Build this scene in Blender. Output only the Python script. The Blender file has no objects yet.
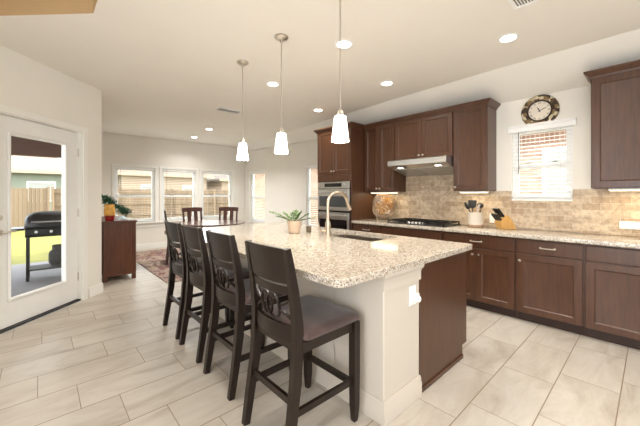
import bpy, bmesh, math, random
from mathutils import Vector, Matrix
random.seed(7)
R = math.radians
scene = bpy.context.scene
COL = scene.collection

# ------------------------------------------------------------------ camera
cd = bpy.data.cameras.new('camera')
cam = bpy.data.objects.new('camera', cd)
COL.objects.link(cam)
cd.sensor_width = 36.0
cd.lens = 36.0 * 306.0 / 640.0
cd.shift_y = -18.0 / 640.0
cd.clip_start = 0.05
cd.clip_end = 300
cam.location = (0, 0, 1.32)
cam.rotation_euler = (R(90), 0, R(-42.5))
scene.camera = cam

# ------------------------------------------------------------------ world, sun, exposure
scene.view_settings.view_transform = 'Standard'
scene.view_settings.look = 'None'
scene.view_settings.gamma = 1.0
scene.view_settings.use_curve_mapping = False
scene.view_settings.exposure = 0.9
W = bpy.data.worlds.new('sky'); scene.world = W
W.use_nodes = True
_bg = W.node_tree.nodes['Background']
_bg.inputs[0].default_value = (0.93, 0.96, 1.0, 1)
_bg.inputs[1].default_value = 3.7
sd = bpy.data.lights.new('sun', 'SUN'); sd.energy = 1.6; sd.angle = R(1.5); sd.color = (1, 0.95, 0.86)
sun = bpy.data.objects.new('sun', sd); COL.objects.link(sun)
sun.rotation_euler = Vector((0.62, 0.40, -0.75)).to_track_quat('-Z', 'Y').to_euler()
sun.location = (0, -6, 12)
CAN_W = 5.5        # watts of each recessed lamp
PENDANT_W = 2.0
STRIP_W = 0.7

# ------------------------------------------------------------------ material helpers
def sr(r, g, b):
    f = lambda c: (c/255/12.92) if c <= 10.3 else ((c/255+0.055)/1.055)**2.4
    return (f(r), f(g), f(b), 1)
class NT:
    def __init__(s, name):
        s.m = bpy.data.materials.new(name); s.m.use_nodes = True
        s.t = s.m.node_tree; s.n = s.t.nodes; s.b = s.n['Principled BSDF']; s.out = s.n['Material Output']
    def new(s, typ, **kw):
        n = s.n.new(typ)
        for k, v in kw.items(): setattr(n, k, v)
        return n
    def link(s, a, b): s.t.links.new(a, b)
    def val(s, sock, v):
        if hasattr(v, 'is_linked'): s.link(v, sock)
        else: sock.default_value = v
    def math(s, op, a, b=0.0, c=None):
        n = s.new('ShaderNodeMath', operation=op)
        s.val(n.inputs[0], a); s.val(n.inputs[1], b)
        if c is not None: s.val(n.inputs[2], c)
        return n.outputs[0]
    def obj(s): return s.new('ShaderNodeTexCoord').outputs['Object']
    def pos(s): return s.new('ShaderNodeNewGeometry').outputs['Position']
    def mapping(s, vec, scale=(1,1,1), loc=(0,0,0), rot=(0,0,0)):
        n = s.new('ShaderNodeMapping'); s.link(vec, n.inputs[0])
        n.inputs['Location'].default_value = loc; n.inputs['Rotation'].default_value = rot; n.inputs['Scale'].default_value = scale
        return n.outputs[0]
    def noise(s, vec, scale, detail=3, rough=0.55, dist=0.0):
        n = s.new('ShaderNodeTexNoise'); s.link(vec, n.inputs['Vector'])
        n.inputs['Scale'].default_value = scale; n.inputs['Detail'].default_value = detail
        n.inputs['Roughness'].default_value = rough; n.inputs['Distortion'].default_value = dist
        return n.outputs['Fac']
    def ramp(s, fac, stops, interp='LINEAR'):
        n = s.new('ShaderNodeValToRGB'); s.link(fac, n.inputs[0]); cr = n.color_ramp; cr.interpolation = interp
        while len(cr.elements) < len(stops): cr.elements.new(0.5)
        for e, (p, c) in zip(cr.elements, stops): e.position = p; e.color = c
        return n.outputs[0]
    def mix(s, fac, a, b, blend='MIX'):
        n = s.new('ShaderNodeMix', data_type='RGBA', blend_type=blend)
        s.val(n.inputs[0], fac); s.val(n.inputs[6], a); s.val(n.inputs[7], b)
        return n.outputs[2]
    def bump(s, h, strength=0.2, dist=0.01):
        n = s.new('ShaderNodeBump'); s.link(h, n.inputs['Height'])
        n.inputs['Strength'].default_value = strength; n.inputs['Distance'].default_value = dist
        s.link(n.outputs[0], s.b.inputs['Normal'])
    def base(s, v): s.val(s.b.inputs['Base Color'], v)
    def set(s, **kw):
        for k, v in kw.items(): s.val(s.b.inputs[k.replace('_', ' ')], v)
        return s
def plain(name, col, rough=0.5, metal=0.0, var=0.06, scale=8.0, bump=0.0, spec=0.5, bscale=None):
    t = NT(name); o = t.obj()
    f = t.noise(o, scale, 3)
    d = tuple(c*(1-var) for c in col[:3]) + (1,); l = tuple(min(1, c*(1+var)) for c in col[:3]) + (1,)
    t.base(t.ramp(f, [(0.3, d), (0.7, l)]))
    t.set(Roughness=rough, Metallic=metal, Specular_IOR_Level=spec)
    if bump: t.bump(t.noise(o, bscale or scale*20, 2), bump, 0.003)
    return t.m
def wood(name, dark, light, rough=0.38, stretch=(14, 14, 1.2), scale=3.0, coat=0.0, spec=0.5):
    t = NT(name); o = t.obj()
    v = t.mapping(o, stretch)
    f = t.noise(v, scale, 5, 0.6, 0.4)
    f2 = t.noise(o, 2.2, 2)
    c = t.ramp(f, [(0.25, dark), (0.75, light)])
    c = t.mix(t.math('MULTIPLY', f2, 0.35), c, dark)
    t.base(c); t.set(Roughness=rough, Coat_Weight=coat, Coat_Roughness=0.2, Specular_IOR_Level=spec)
    t.bump(f, 0.06, 0.002)
    return t.m
def emit(name, col, strength, base=(0.9, 0.9, 0.88, 1)):
    t = NT(name); t.base(base); t.set(Emission_Color=col, Emission_Strength=strength, Roughness=0.4)
    return t.m

M = {}
M['wall'] = plain('wall_paint', sr(236, 232, 223), 0.85, var=0.012, scale=3, bump=0.05, bscale=180, spec=0.2)
M['knee'] = plain('island_wall_paint', sr(202, 193, 180), 0.85, var=0.015, scale=3, bump=0.08, bscale=150, spec=0.2)
M['ceil'] = plain('ceiling_paint', sr(237, 232, 223), 0.9, var=0.012, scale=2, bump=0.06, bscale=120, spec=0.15)
M['tan'] = plain('tan_paint', sr(196, 168, 128), 0.9, var=0.02, spec=0.2)
M['trim'] = plain('white_trim', sr(240, 238, 231), 0.4, var=0.01)
M['doorwhite'] = plain('white_door_paint', sr(238, 237, 233), 0.42, var=0.012)
M['vinyl'] = plain('white_vinyl', sr(244, 244, 242), 0.4, var=0.01)
M['cab'] = wood('cabinet_wood', sr(64, 38, 23), sr(91, 58, 37), 0.36, coat=0.15)
M['cabgap'] = plain('toe_kick_brown', sr(50, 29, 20), 0.5)  # plain brown of the toe kicks, darker than the cabinet wood
M['stool'] = wood('espresso_wood', sr(24, 15, 11), sr(39, 26, 19), 0.36, coat=0.05, spec=0.35)
M['sideb'] = wood('sideboard_wood', sr(70, 36, 18), sr(112, 64, 38), 0.4)
M['dine'] = wood('dining_wood', sr(52, 30, 24), sr(80, 50, 42), 0.35)
M['dinetop'] = wood('dining_top_wood', sr(92, 72, 66), sr(130, 108, 98), 0.12, stretch=(1.2, 14, 14), coat=0.6)
M['nickel'] = plain('brushed_nickel', sr(206, 200, 190), 0.28, 1.0, var=0.03)
M['champagne'] = plain('champagne_bronze', sr(198, 182, 162), 0.32, 1.0, var=0.03)
M['steel'] = plain('stainless_steel', sr(205, 205, 203), 0.28, 1.0, var=0.03)
M['filter'] = plain('hood_filter', sr(190, 188, 182), 0.45, 0.7, var=0.04)
M['blackglass'] = plain('black_oven_glass', sr(22, 22, 24), 0.06, var=0.02)
M['greyglass'] = plain('grey_oven_glass', sr(66, 68, 70), 0.08, var=0.05)
M['black'] = plain('black_metal', sr(26, 25, 25), 0.42, 0.3)
M['blackplastic'] = plain('black_plastic', sr(24, 23, 23), 0.4)
M['greyplastic'] = plain('grey_plastic', sr(196, 190, 180), 0.4)
M['crock'] = plain('cream_stoneware', sr(222, 212, 196), 0.45, var=0.05)
M['crockbase'] = plain('bare_stoneware', sr(176, 140, 108), 0.6)
M['blockwood'] = wood('blond_wood', sr(196, 146, 78), sr(220, 176, 106), 0.5)
M['pot'] = plain('beige_ceramic', sr(208, 184, 160), 0.6, var=0.05, scale=30)
M['soil'] = plain('potting_soil', sr(66, 48, 36), 0.95, var=0.2, scale=40)
M['leaf'] = plain('glossy_leaf', sr(84, 120, 44), 0.35, var=0.25, scale=12)
M['stem'] = plain('green_stem', sr(96, 120, 62), 0.5)
M['pine'] = plain('garland_green', sr(40, 92, 62), 0.6, var=0.35, scale=20)
M['cup'] = plain('taupe_cup', sr(112, 98, 80), 0.5)
M['urntop'] = plain('amber_glaze', sr(232, 176, 84), 0.3, var=0.25, scale=14)
M['urnbase'] = plain('red_glaze', sr(150, 32, 30), 0.3, var=0.1)
M['paper'] = plain('white_paper', sr(240, 240, 238), 0.7)
M['ice'] = plain('pale_blue_paper', sr(196, 222, 228), 0.5, var=0.06)
M['lawn'] = plain('lawn', sr(114, 110, 42), 0.95, var=0.28, scale=3.0, bump=0.4, bscale=60)
M['slab'] = plain('patio_concrete', sr(124, 122, 126), 0.85, var=0.06, scale=4)
M['beam'] = plain('patio_beam_paint', sr(92, 66, 56), 0.7)
M['patioceil'] = plain('patio_ceiling_paint', sr(128, 92, 78), 0.8)
M['stucco'] = plain('stucco', sr(164, 144, 126), 0.9, var=0.06, scale=2)
M['stucco2'] = plain('sage_siding', sr(120, 124, 112), 0.9, var=0.06, scale=2)
M['roof'] = plain('tan_shingle', sr(122, 102, 92), 0.9, var=0.12, scale=5)
M['roofgrey'] = plain('grey_shingle', sr(108, 98, 92), 0.9, var=0.12, scale=5)
M['winglass'] = plain('dark_window_glass', sr(150, 150, 146), 0.25)
M['matt'] = plain('matte_dark', sr(60, 58, 56), 0.8)
M['clockface'] = plain('cream_clock_face', sr(232, 222, 206), 0.6, var=0.03)
M['clockdark'] = plain('dark_bronze', sr(54, 36, 24), 0.4, 0.3)
M['strip'] = emit('warm_strip', (1.0, 0.84, 0.56, 1), 2.2)
M['can'] = emit('lamp_lens', (1.0, 0.95, 0.86, 1), 14.0)
M['hoodlamp'] = emit('hood_lamp_lens', (1.0, 0.93, 0.82, 1), 1.6)
M['shade'] = emit('opal_glass', (1.0, 0.95, 0.88, 1), 7.0)
M['slot'] = plain('dark_slot', sr(120, 115, 108), 0.7)

def glass_mat():
    t = NT('window_glass')
    tr = t.new('ShaderNodeBsdfTransparent'); tr.inputs[0].default_value = (0.94, 0.96, 0.95, 1)
    gl = t.new('ShaderNodeBsdfGlossy'); gl.inputs['Roughness'].default_value = 0.0
    fr = t.new('ShaderNodeFresnel'); fr.inputs[0].default_value = 1.35
    mx = t.new('ShaderNodeMixShader')
    gm = t.new('ShaderNodeNewGeometry'); t.link(t.math('MULTIPLY', fr.outputs[0], t.math('SUBTRACT', 1.0, gm.outputs['Backfacing'])), mx.inputs[0]); t.link(tr.outputs[0], mx.inputs[1]); t.link(gl.outputs[0], mx.inputs[2])
    t.link(mx.outputs[0], t.out.inputs[0])
    return t.m
M['glass'] = glass_mat()

def floor_mat():
    t = NT('stone_look_tile'); p = t.pos()
    sp = t.new('ShaderNodeSeparateXYZ'); t.link(p, sp.inputs[0])
    X, Y = sp.outputs[0], sp.outputs[1]
    rw = t.math('DIVIDE', t.math('SUBTRACT', Y, 0.15), 0.32)
    row = t.math('FLOOR', rw); fy = t.math('FRACT', rw)
    xs = t.math('DIVIDE', t.math('ADD', t.math('SUBTRACT', X, 2.84), t.math('MULTIPLY', row, 0.2)), 0.625)
    colm = t.math('FLOOR', xs); fx = t.math('FRACT', xs)
    ex = t.math('MULTIPLY', t.math('MINIMUM', fx, t.math('SUBTRACT', 1.0, fx)), 0.625)
    ey = t.math('MULTIPLY', t.math('MINIMUM', fy, t.math('SUBTRACT', 1.0, fy)), 0.32)
    g = t.math('MAXIMUM', t.math('LESS_THAN', ex, 0.0022), t.math('LESS_THAN', ey, 0.0032))
    cb = t.new('ShaderNodeCombineXYZ'); t.link(row, cb.inputs[0]); t.link(colm, cb.inputs[1])
    wn = t.new('ShaderNodeTexWhiteNoise'); wn.noise_dimensions = '2D'; t.link(cb.outputs[0], wn.inputs['Vector'])
    off = t.new('ShaderNodeVectorMath', operation='SCALE'); t.link(wn.outputs['Color'], off.inputs[0]); off.inputs[3].default_value = 20
    ad = t.new('ShaderNodeVectorMath', operation='ADD'); t.link(p, ad.inputs[0]); t.link(off.outputs[0], ad.inputs[1])
    v = t.mapping(ad.outputs[0], (1.0, 3.2, 1), rot=(0, 0, 0.25))
    n1 = t.noise(v, 1.8, 6, 0.62, 0.7)
    n2 = t.noise(ad.outputs[0], 26, 4, 0.6)
    c = t.ramp(n1, [(0.28, sr(164, 154, 141)), (0.45, sr(188, 180, 168)), (0.62, sr(202, 196, 186)), (0.8, sr(180, 170, 156))])
    c = t.mix(t.math('MULTIPLY', n2, 0.16), c, sr(184, 168, 150))
    c = t.mix(t.math('MULTIPLY', wn.outputs['Value'], 0.16), c, sr(192, 180, 164))
    c = t.mix(g, c, sr(136, 118, 98))
    t.base(c)
    t.set(Roughness=t.math('ADD', 0.3, t.math('MULTIPLY', n1, 0.2)), Specular_IOR_Level=0.45)
    t.bump(t.math('SUBTRACT', 1.0, g), 0.3, 0.002)
    return t.m
M['floor'] = floor_mat()

def granite_mat():
    t = NT('granite'); o = t.pos()
    n1 = t.noise(o, 24, 4, 0.65, 0.3); n2 = t.noise(o, 80, 3, 0.7); n3 = t.noise(o, 150, 2, 0.7)
    v = t.new('ShaderNodeTexVoronoi'); t.link(o, v.inputs['Vector']); v.inputs['Scale'].default_value = 130
    sp = t.new('ShaderNodeSeparateColor'); t.link(v.outputs['Color'], sp.inputs[0])
    c = t.ramp(n1, [(0.32, sr(156, 142, 126)), (0.46, sr(184, 174, 159)), (0.62, sr(202, 194, 182)), (0.75, sr(172, 156, 137))])
    c = t.mix(t.math('GREATER_THAN', n2, 0.6), c, sr(172, 150, 126))
    c = t.mix(t.math('GREATER_THAN', sp.outputs[0], 0.82), c, sr(216, 209, 198))
    c = t.mix(t.math('GREATER_THAN', sp.outputs[1], 0.88), c, sr(130, 116, 102))
    c = t.mix(t.math('GREATER_THAN', n3, 0.67), c, sr(86, 72, 62))
    t.base(c); t.set(Roughness=0.09, Specular_IOR_Level=0.55)
    return t.m
M['granite'] = granite_mat()

def brick_mat(name, c1, c2, mortar, bw, bh, ms, axis, rough=0.75, mott=0.5, dark=None):
    t = NT(name); p = t.pos()
    sp = t.new('ShaderNodeSeparateXYZ'); t.link(p, sp.inputs[0])
    cb = t.new('ShaderNodeCombineXYZ'); t.link(sp.outputs[axis], cb.inputs[0]); t.link(sp.outputs[2], cb.inputs[1])
    b = t.new('ShaderNodeTexBrick'); t.link(cb.outputs[0], b.inputs['Vector'])
    b.inputs['Color1'].default_value = c1; b.inputs['Color2'].default_value = c2; b.inputs['Mortar'].default_value = mortar
    b.inputs['Scale'].default_value = 1; b.inputs['Mortar Size'].default_value = ms; b.inputs['Mortar Smooth'].default_value = 0.3
    b.inputs['Bias'].default_value = -0.1; b.inputs['Brick Width'].default_value = bw; b.inputs['Row Height'].default_value = bh
    n = t.noise(p, 20, 5, 0.65, 0.4)
    d = dark or tuple(c*0.6 for c in c2[:3]) + (1,)
    c = t.mix(t.math('MULTIPLY', t.ramp(n, [(0.42, (0,0,0,1)), (0.72, (1,1,1,1))]), mott), b.outputs['Color'], d)
    t.base(c); t.set(Roughness=rough)
    t.bump(t.math('SUBTRACT', 1.0, b.outputs['Fac']), 0.35, 0.003)
    return t.m
M['splash'] = brick_mat('travertine_brick', sr(212, 194, 168), sr(170, 146, 120), sr(206, 194, 174), 0.15, 0.0725, 0.003, 1, mott=0.7, dark=sr(128, 106, 88))
M['brick'] = brick_mat('tan_red_brick', sr(170, 142, 124), sr(148, 114, 96), sr(184, 170, 156), 0.22, 0.075, 0.008, 1, 0.9, 0.35)
M['soldier'] = brick_mat('soldier_brick', sr(152, 116, 98), sr(132, 94, 76), sr(184, 168, 152), 0.075, 0.5, 0.009, 1, 0.9, 0.3)
def fence_mat(name, axis, c1, c2):
    t = NT(name); p = t.pos(); sp = t.new('ShaderNodeSeparateXYZ'); t.link(p, sp.inputs[0])
    x = t.math('DIVIDE', sp.outputs[axis], 0.14); f = t.math('FRACT', x)
    wn = t.new('ShaderNodeTexWhiteNoise'); wn.noise_dimensions = '1D'; t.link(t.math('FLOOR', x), wn.inputs['W'])
    n = t.noise(t.mapping(p, (8, 8, 0.8)), 4, 4)
    c = t.mix(wn.outputs['Value'], c1, c2); c = t.mix(t.math('MULTIPLY', n, 0.4), c, tuple(q*0.6 for q in c1[:3]) + (1,))
    c = t.mix(t.math('LESS_THAN', f, 0.08), c, tuple(q*0.35 for q in c1[:3]) + (1,))
    t.base(c); t.set(Roughness=0.9); return t.m
M['fence'] = fence_mat('cedar_boards', 0, sr(122, 102, 82), sr(146, 124, 101))
def seat_mat():
    t = NT('mauve_suede'); o = t.obj()
    n = t.noise(o, 9, 4, 0.6); n2 = t.noise(o, 300, 2)
    t.base(t.ramp(n, [(0.3, sr(58, 41, 38)), (0.7, sr(84, 63, 58))])); t.set(Roughness=0.72, Sheen_Weight=0.35, Specular_IOR_Level=0.4)
    t.bump(n2, 0.1, 0.001); return t.m
M['seat'] = seat_mat()
def rug_mat():
    t = NT('abstract_rug'); o = t.pos()
    n = t.noise(t.mapping(o, (1.3, 0.8, 1), rot=(0, 0, 0.5)), 1.5, 5, 0.62, 1.5)
    n2 = t.noise(o, 5.5, 5, 0.65, 0.8); n3 = t.noise(o, 160, 2)
    c = t.ramp(n, [(0.30, sr(84, 54, 62)), (0.40, sr(132, 96, 94)), (0.48, sr(176, 160, 140)), (0.55, sr(108, 80, 94)), (0.62, sr(160, 128, 108)), (0.72, sr(92, 60, 66))])
    c = t.mix(t.math('MULTIPLY', t.math('GREATER_THAN', n2, 0.56), 0.45), c, sr(180, 164, 148))
    c = t.mix(t.math('MULTIPLY', n3, 0.2), c, sr(90, 66, 66))
    t.base(c); t.set(Roughness=0.95, Specular_IOR_Level=0.1); t.bump(n3, 0.3, 0.004); return t.m
M['rug'] = rug_mat()
def mosaic_mat():
    t = NT('mottled_clock_rim'); o = t.obj()
    v = t.new('ShaderNodeTexVoronoi'); t.link(o, v.inputs['Vector']); v.inputs['Scale'].default_value = 26
    sp = t.new('ShaderNodeSeparateColor'); t.link(v.outputs['Color'], sp.inputs[0])
    c = t.ramp(sp.outputs[0], [(0.0, sr(58, 42, 30)), (0.3, sr(126, 102, 68)), (0.5, sr(188, 176, 144)), (0.7, sr(92, 72, 46)), (0.85, sr(206, 196, 170))], 'CONSTANT')
    t.base(c); t.set(Roughness=0.3, Metallic=0.25); return t.m
M['mosaic'] = mosaic_mat()
def plate_mat():
    t = NT('marbled_plate_glaze'); o = t.obj()
    n = t.noise(o, 9, 5, 0.6, 2.0)
    t.base(t.ramp(n, [(0.3, sr(52, 36, 28)), (0.42, sr(160, 116, 56)), (0.5, sr(84, 54, 44)), (0.57, sr(176, 150, 110)), (0.64, sr(66, 60, 62)), (0.78, sr(140, 96, 50))]))
    t.set(Roughness=0.2); return t.m
M['plate'] = plate_mat()
M['platerim'] = plain('bronze_plate_rim', sr(112, 92, 70), 0.35, 0.3, var=0.35, scale=14)

# ------------------------------------------------------------------ mesh builder
def frame(O, U):
    U = Vector(U).normalized(); V = Vector((0, 0, 1)); N = U.cross(V)
    m = Matrix.Identity(4)
    for i, a in enumerate((U, V, N)):
        for r in range(3): m[r][i] = a[r]
    m.translation = Vector(O)
    return m
class MB:
    def __init__(s, mat=None): s.bm = bmesh.new(); s.M = mat or Matrix.Identity(4)
    def v(s, p): return s.bm.verts.new(s.M @ Vector(p))
    def face(s, vs):
        try: return s.bm.faces.new(vs)
        except ValueError: return None
    def box(s, x0, x1, y0, y1, z0, z1, bev=0.0, seg=1):
        vs = [s.v((x, y, z)) for x in (x0, x1) for y in (y0, y1) for z in (z0, z1)]
        fs = [s.face([vs[i] for i in q]) for q in ((0,1,3,2),(4,6,7,5),(0,4,5,1),(2,3,7,6),(0,2,6,4),(1,5,7,3))]
        if bev:
            es = list({e for f in fs for e in f.edges})
            bmesh.ops.bevel(s.bm, geom=es, offset=bev, segments=seg, profile=0.5, affect='EDGES')
        return s
    def loops(s, rings, close=True, cap0=True, cap1=True):
        vr = [[s.v(p) for p in r] for r in rings]
        n = len(vr[0])
        for a, b in zip(vr, vr[1:]):
            for i in range(n if close else n-1):
                s.face([a[i], a[(i+1) % n], b[(i+1) % n], b[i]])
        if cap0 and n > 2: s.face(vr[0][::-1])
        if cap1 and n > 2: s.face(vr[-1])
        return s
    def nested(s, u0, u1, v0, v1, prof, cap0=True, cap1=True):
        # rectangle loops in local (u, v, n): prof = [(inset, height)]
        return s.loops([[(u0+i, v0+i, h), (u1-i, v0+i, h), (u1-i, v1-i, h), (u0+i, v1-i, h)] for i, h in prof], True, cap0, cap1)
    def prism(s, poly, axis, a, b, bev=0.0):
        # poly: 2D points; axis the extrude axis: others keep order
        def p3(p, t):
            return {'x': (t, p[0], p[1]), 'y': (p[0], t, p[1]), 'z': (p[0], p[1], t)}[axis]
        return s.loops([[p3(p, a) for p in poly], [p3(p, b) for p in poly]])
    def lathe(s, prof, c=(0,0,0), seg=24, axis='z', cap0=True, cap1=True):
        rings = []
        for r, h in prof:
            ring = []
            for k in range(seg):
                a = 2*math.pi*k/seg; x, y = max(r, 1e-4)*math.cos(a), max(r, 1e-4)*math.sin(a)
                ring.append({'z': (c[0]+x, c[1]+y, c[2]+h), 'n': (c[0]+x, c[1]+y, c[2]+h), 'x': (c[0]+h, c[1]+x, c[2]+y), 'y': (c[0]+x, c[1]+h, c[2]+y)}[axis])
            rings.append(ring)
        return s.loops(rings, True, cap0, cap1)
    def tube(s, pts, rad, seg=8, up=None, rect=None, cap=True):
        # round tube, or rect=(half_w, half_h) list/tuple cross-section following pts
        pts = [Vector(p) for p in pts]; n = len(pts)
        rings = []; prev = None
        for i, p in enumerate(pts):
            d = (pts[min(i+1, n-1)] - pts[max(i-1, 0)]).normalized()
            u = Vector(up) if up else (prev if prev is not None else (Vector((0,0,1)) if abs(d.z) < 0.9 else Vector((1,0,0))))
            a = d.cross(u)
            if a.length < 1e-5: a = d.orthogonal()
            a.normalize(); b = a.cross(d).normalized(); prev = b
            if rect:
                hw, hh = rect[i] if isinstance(rect, list) else rect
                rings.append([p + a*hw*sx + b*hh*sy for sx, sy in ((-1,-1),(1,-1),(1,1),(-1,1))])
            else:
                r = rad[i] if isinstance(rad, (list, tuple)) else rad
                rings.append([p + a*r*math.cos(2*math.pi*k/seg) + b*r*math.sin(2*math.pi*k/seg) for k in range(seg)])
        return s.loops(rings, True, cap, cap)
    def ellipsoid(s, c, rx, ry, rz, seg=14, rings=8):
        R_ = []
        for j in range(rings+1):
            t = math.pi*j/rings; st = max(math.sin(t), 1e-3)
            R_.append([(c[0]+rx*st*math.cos(2*math.pi*k/seg), c[1]+ry*st*math.sin(2*math.pi*k/seg), c[2]-rz*math.cos(t)) for k in range(seg)])
        return s.loops(R_)
    def slab(s, f, nu, nv, th):
        # solid sheet: f(u,v) -> front point ; th vector thickness
        th = Vector(th)
        A = [[s.v(f(i/nu, j/nv)) for j in range(nv+1)] for i in range(nu+1)]
        B = [[s.v(Vector(f(i/nu, j/nv))+th) for j in range(nv+1)] for i in range(nu+1)]
        for i in range(nu):
            for j in range(nv):
                s.face([A[i][j], A[i+1][j], A[i+1][j+1], A[i][j+1]]); s.face([B[i][j], B[i][j+1], B[i+1][j+1], B[i+1][j]])
        for i in range(nu):
            s.face([A[i][0], B[i][0], B[i+1][0], A[i+1][0]]); s.face([A[i][nv], A[i+1][nv], B[i+1][nv], B[i][nv]])
        for j in range(nv):
            s.face([A[0][j], A[0][j+1], B[0][j+1], B[0][j]]); s.face([A[nu][j], B[nu][j], B[nu][j+1], A[nu][j+1]])
        return s
    def build(s, name, mat, parent=None, world=True, sharp=32, recalc=True):
        if recalc: bmesh.ops.recalc_face_normals(s.bm, faces=s.bm.faces)
        if parent is not None and world:
            off = Vector((0,0,0)); q = parent
            while q: off += Vector(q.location); q = q.parent
            bmesh.ops.translate(s.bm, verts=s.bm.verts, vec=-off)
        me = bpy.data.meshes.new(name); s.bm.to_mesh(me); s.bm.free()
        me.materials.append(mat)
        me.polygons.foreach_set('use_smooth', [True]*len(me.polygons))
        me.set_sharp_from_angle(angle=R(sharp))
        o = bpy.data.objects.new(name, me); COL.objects.link(o)
        if parent is not None: o.parent = parent
        return o
def tag(o, label, cat, group=None):
    o['label'] = label; o['category'] = cat
    if group: o['group'] = group
    return o
def thing(name, label, cat, loc=(0,0,0), rz=0.0, group=None):
    o = bpy.data.objects.new(name, None); COL.objects.link(o)
    o.empty_display_size = 0.1
    o.location = loc; o.rotation_euler = (0, 0, rz)
    return tag(o, label, cat, group)
def struct(o): o['kind'] = 'structure'; return o
def copy_tree(o, loc, rz, label, group=None):
    def cp(q, par):
        c = q.copy(); COL.objects.link(c); c.parent = par
        for ch in list(q.children): cp(ch, c)
        return c
    c = cp(o, None); c.location = loc; c.rotation_euler = (0, 0, rz); c['label'] = label
    if group: c['group'] = group
    return c

# ------------------------------------------------------------------ the room
XW, XF, YB = 4.31, 4.60, 8.40          # kitchen wall, dining-side wall, back wall
DC = Vector((0.62, 5.07, 0))           # corner where the slanting door wall ends
DU = Vector((1, 1, 0)).normalized()
def wall_grid(name, O, U, length, height, thick, holes, mat):
    """wall with rectangular holes, local u along, v up, n towards room; room face at n=0"""
    mb = MB(frame(O, U))
    us = sorted({0.0, length, *[h[0] for h in holes], *[h[1] for h in holes]})
    vs = sorted({0.0, height, *[h[2] for h in holes], *[h[3] for h in holes]})
    def solid(i, j):
        if i < 0 or j < 0 or i >= len(us)-1 or j >= len(vs)-1: return False
        cu, cv = (us[i]+us[i+1])/2, (vs[j]+vs[j+1])/2
        return not any(h[0] < cu < h[1] and h[2] < cv < h[3] for h in holes)
    cache = {}
    def P(i, j, k):
        if (i, j, k) not in cache: cache[(i, j, k)] = mb.v((us[i], vs[j], 0 if k == 0 else -thick))
        return cache[(i, j, k)]
    for i in range(len(us)-1):
        for j in range(len(vs)-1):
            if not solid(i, j): continue
            mb.face([P(i,j,0), P(i+1,j,0), P(i+1,j+1,0), P(i,j+1,0)])
            mb.face([P(i,j,1), P(i,j+1,1), P(i+1,j+1,1), P(i+1,j,1)])
            if not solid(i-1, j): mb.face([P(i,j,0), P(i,j+1,0), P(i,j+1,1), P(i,j,1)])
            if not solid(i+1, j): mb.face([P(i+1,j,0), P(i+1,j,1), P(i+1,j+1,1), P(i+1,j+1,0)])
            if not solid(i, j-1): mb.face([P(i,j,0), P(i,j,1), P(i+1,j,1), P(i+1,j,0)])
            if not solid(i, j+1): mb.face([P(i,j+1,0), P(i+1,j+1,0), P(i+1,j+1,1), P(i,j+1,1)])
    return struct(mb.build(name, mat))

foot = [(-1.86, -3.5), (4.46, -3.5), (4.46, 4.1), (4.75, 4.1), (4.75, 8.55), (0.5, 8.55), (0.5, 4.96), (-1.86, 2.6)]
struct(MB().prism(foot, 'z', -0.12, 0.0).build('floor', M['floor']))

# kitchen wall (faces -X): u runs towards -Y
YK = 4.10
WK = (0.60, 1.19, 1.25, 2.13)
wall_grid('wall_right', (XW, YK, 0), (0, -1, 0), YK+3.5, 2.75, 0.15, [(YK-WK[1], YK-WK[0], WK[2], WK[3])], M['wall'])
W4 = (7.27, 8.09, 0.55, 2.0); W5 = (4.72, 5.51, 0.55, 2.0)
wall_grid('wall_dining', (XF, YB+0.15, 0), (0, -1, 0), YB+0.15-YK, 2.85, 0.15,
          [(YB+0.15-w[1], YB+0.15-w[0], w[2], w[3]) for w in (W4, W5)], M['wall'])
struct(MB().box(XW, XF+0.15, YK-0.12, YK, 0, 2.8).build('wall_return', M['wall']))
WB = [(1.28, 2.12, 0.66, 1.98), (2.28, 3.13, 0.66, 1.98), (3.29, 4.18, 0.66, 1.98)]
wall_grid('wall_back', (0.5, YB, 0), (1, 0, 0), XF-0.5, 2.85, 0.15, [(a-0.5, b-0.5, c, d) for a, b, c, d in WB], M['wall'])
struct(MB().box(0.5, 0.62, 5.07, YB, 0, 2.85).build('wall_nook', M['wall']))
# slanting door wall: u runs from far left towards the corner; s = distance back from the corner
LD = 3.5
DO = DC - DU*LD
DS = (0.33, 1.31)                       # door leaf between these distances from the corner
DH = 2.095
wall_grid('wall_left', DO, DU, LD, 2.85, 0.12, [(LD-DS[1]-0.02, LD-DS[0]+0.02, 0.0, DH+0.02)], M['wall'])
wall_grid('wall_living', (DO.x, -3.5, 0), (0, 1, 0), DO.y+3.5, 2.85, 0.14, [(1.6, 4.5, 0.3, 2.4)], M['wall'])  # opening added out of view to bring in even side daylight

wall_grid('wall_rear', (4.46, -3.5, 0), (-1, 0, 0), 6.32, 2.85, 0.15, [(2.3, 4.2, 0.5, 2.4)], M['wall'])  # unseen opening, added so daylight enters from behind the camera

# ceiling: flat field with a raised recess, sloping down to the kitchen wall
ZC = 2.74
edge = [(3.70, -3.5), (3.80, 1.2), (3.87, 2.6), (4.00, 4.1), (4.42, YB+0.1)]
rec = [(0.31, 2.96), (-0.23, 3.50), (-1.25, 2.6), (-1.25, -1.0), (0.31, -1.0)]
mb = MB()
outer = edge + [(0.55, YB+0.1), (0.55, 5.02), (-1.92, 2.56), (-1.92, -3.5)]
def ring(pts, z): return [mb.v((x, y, z)) for x, y in pts]
ov = ring(outer, ZC); rv = ring(rec, ZC)
es = []
for lp in (ov, rv):
    for i in range(len(lp)): es.append(mb.bm.edges.new((lp[i], lp[(i+1) % len(lp)])))
bmesh.ops.triangle_fill(mb.bm, use_beauty=True, use_dissolve=False, edges=es)
plate = [(XW, -3.5, 2.48), (XW, 1.2, 2.48), (XW, 2.6, 2.48), (XW, 4.1, 2.48), (XF, YB+0.1, 2.66)]
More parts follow.
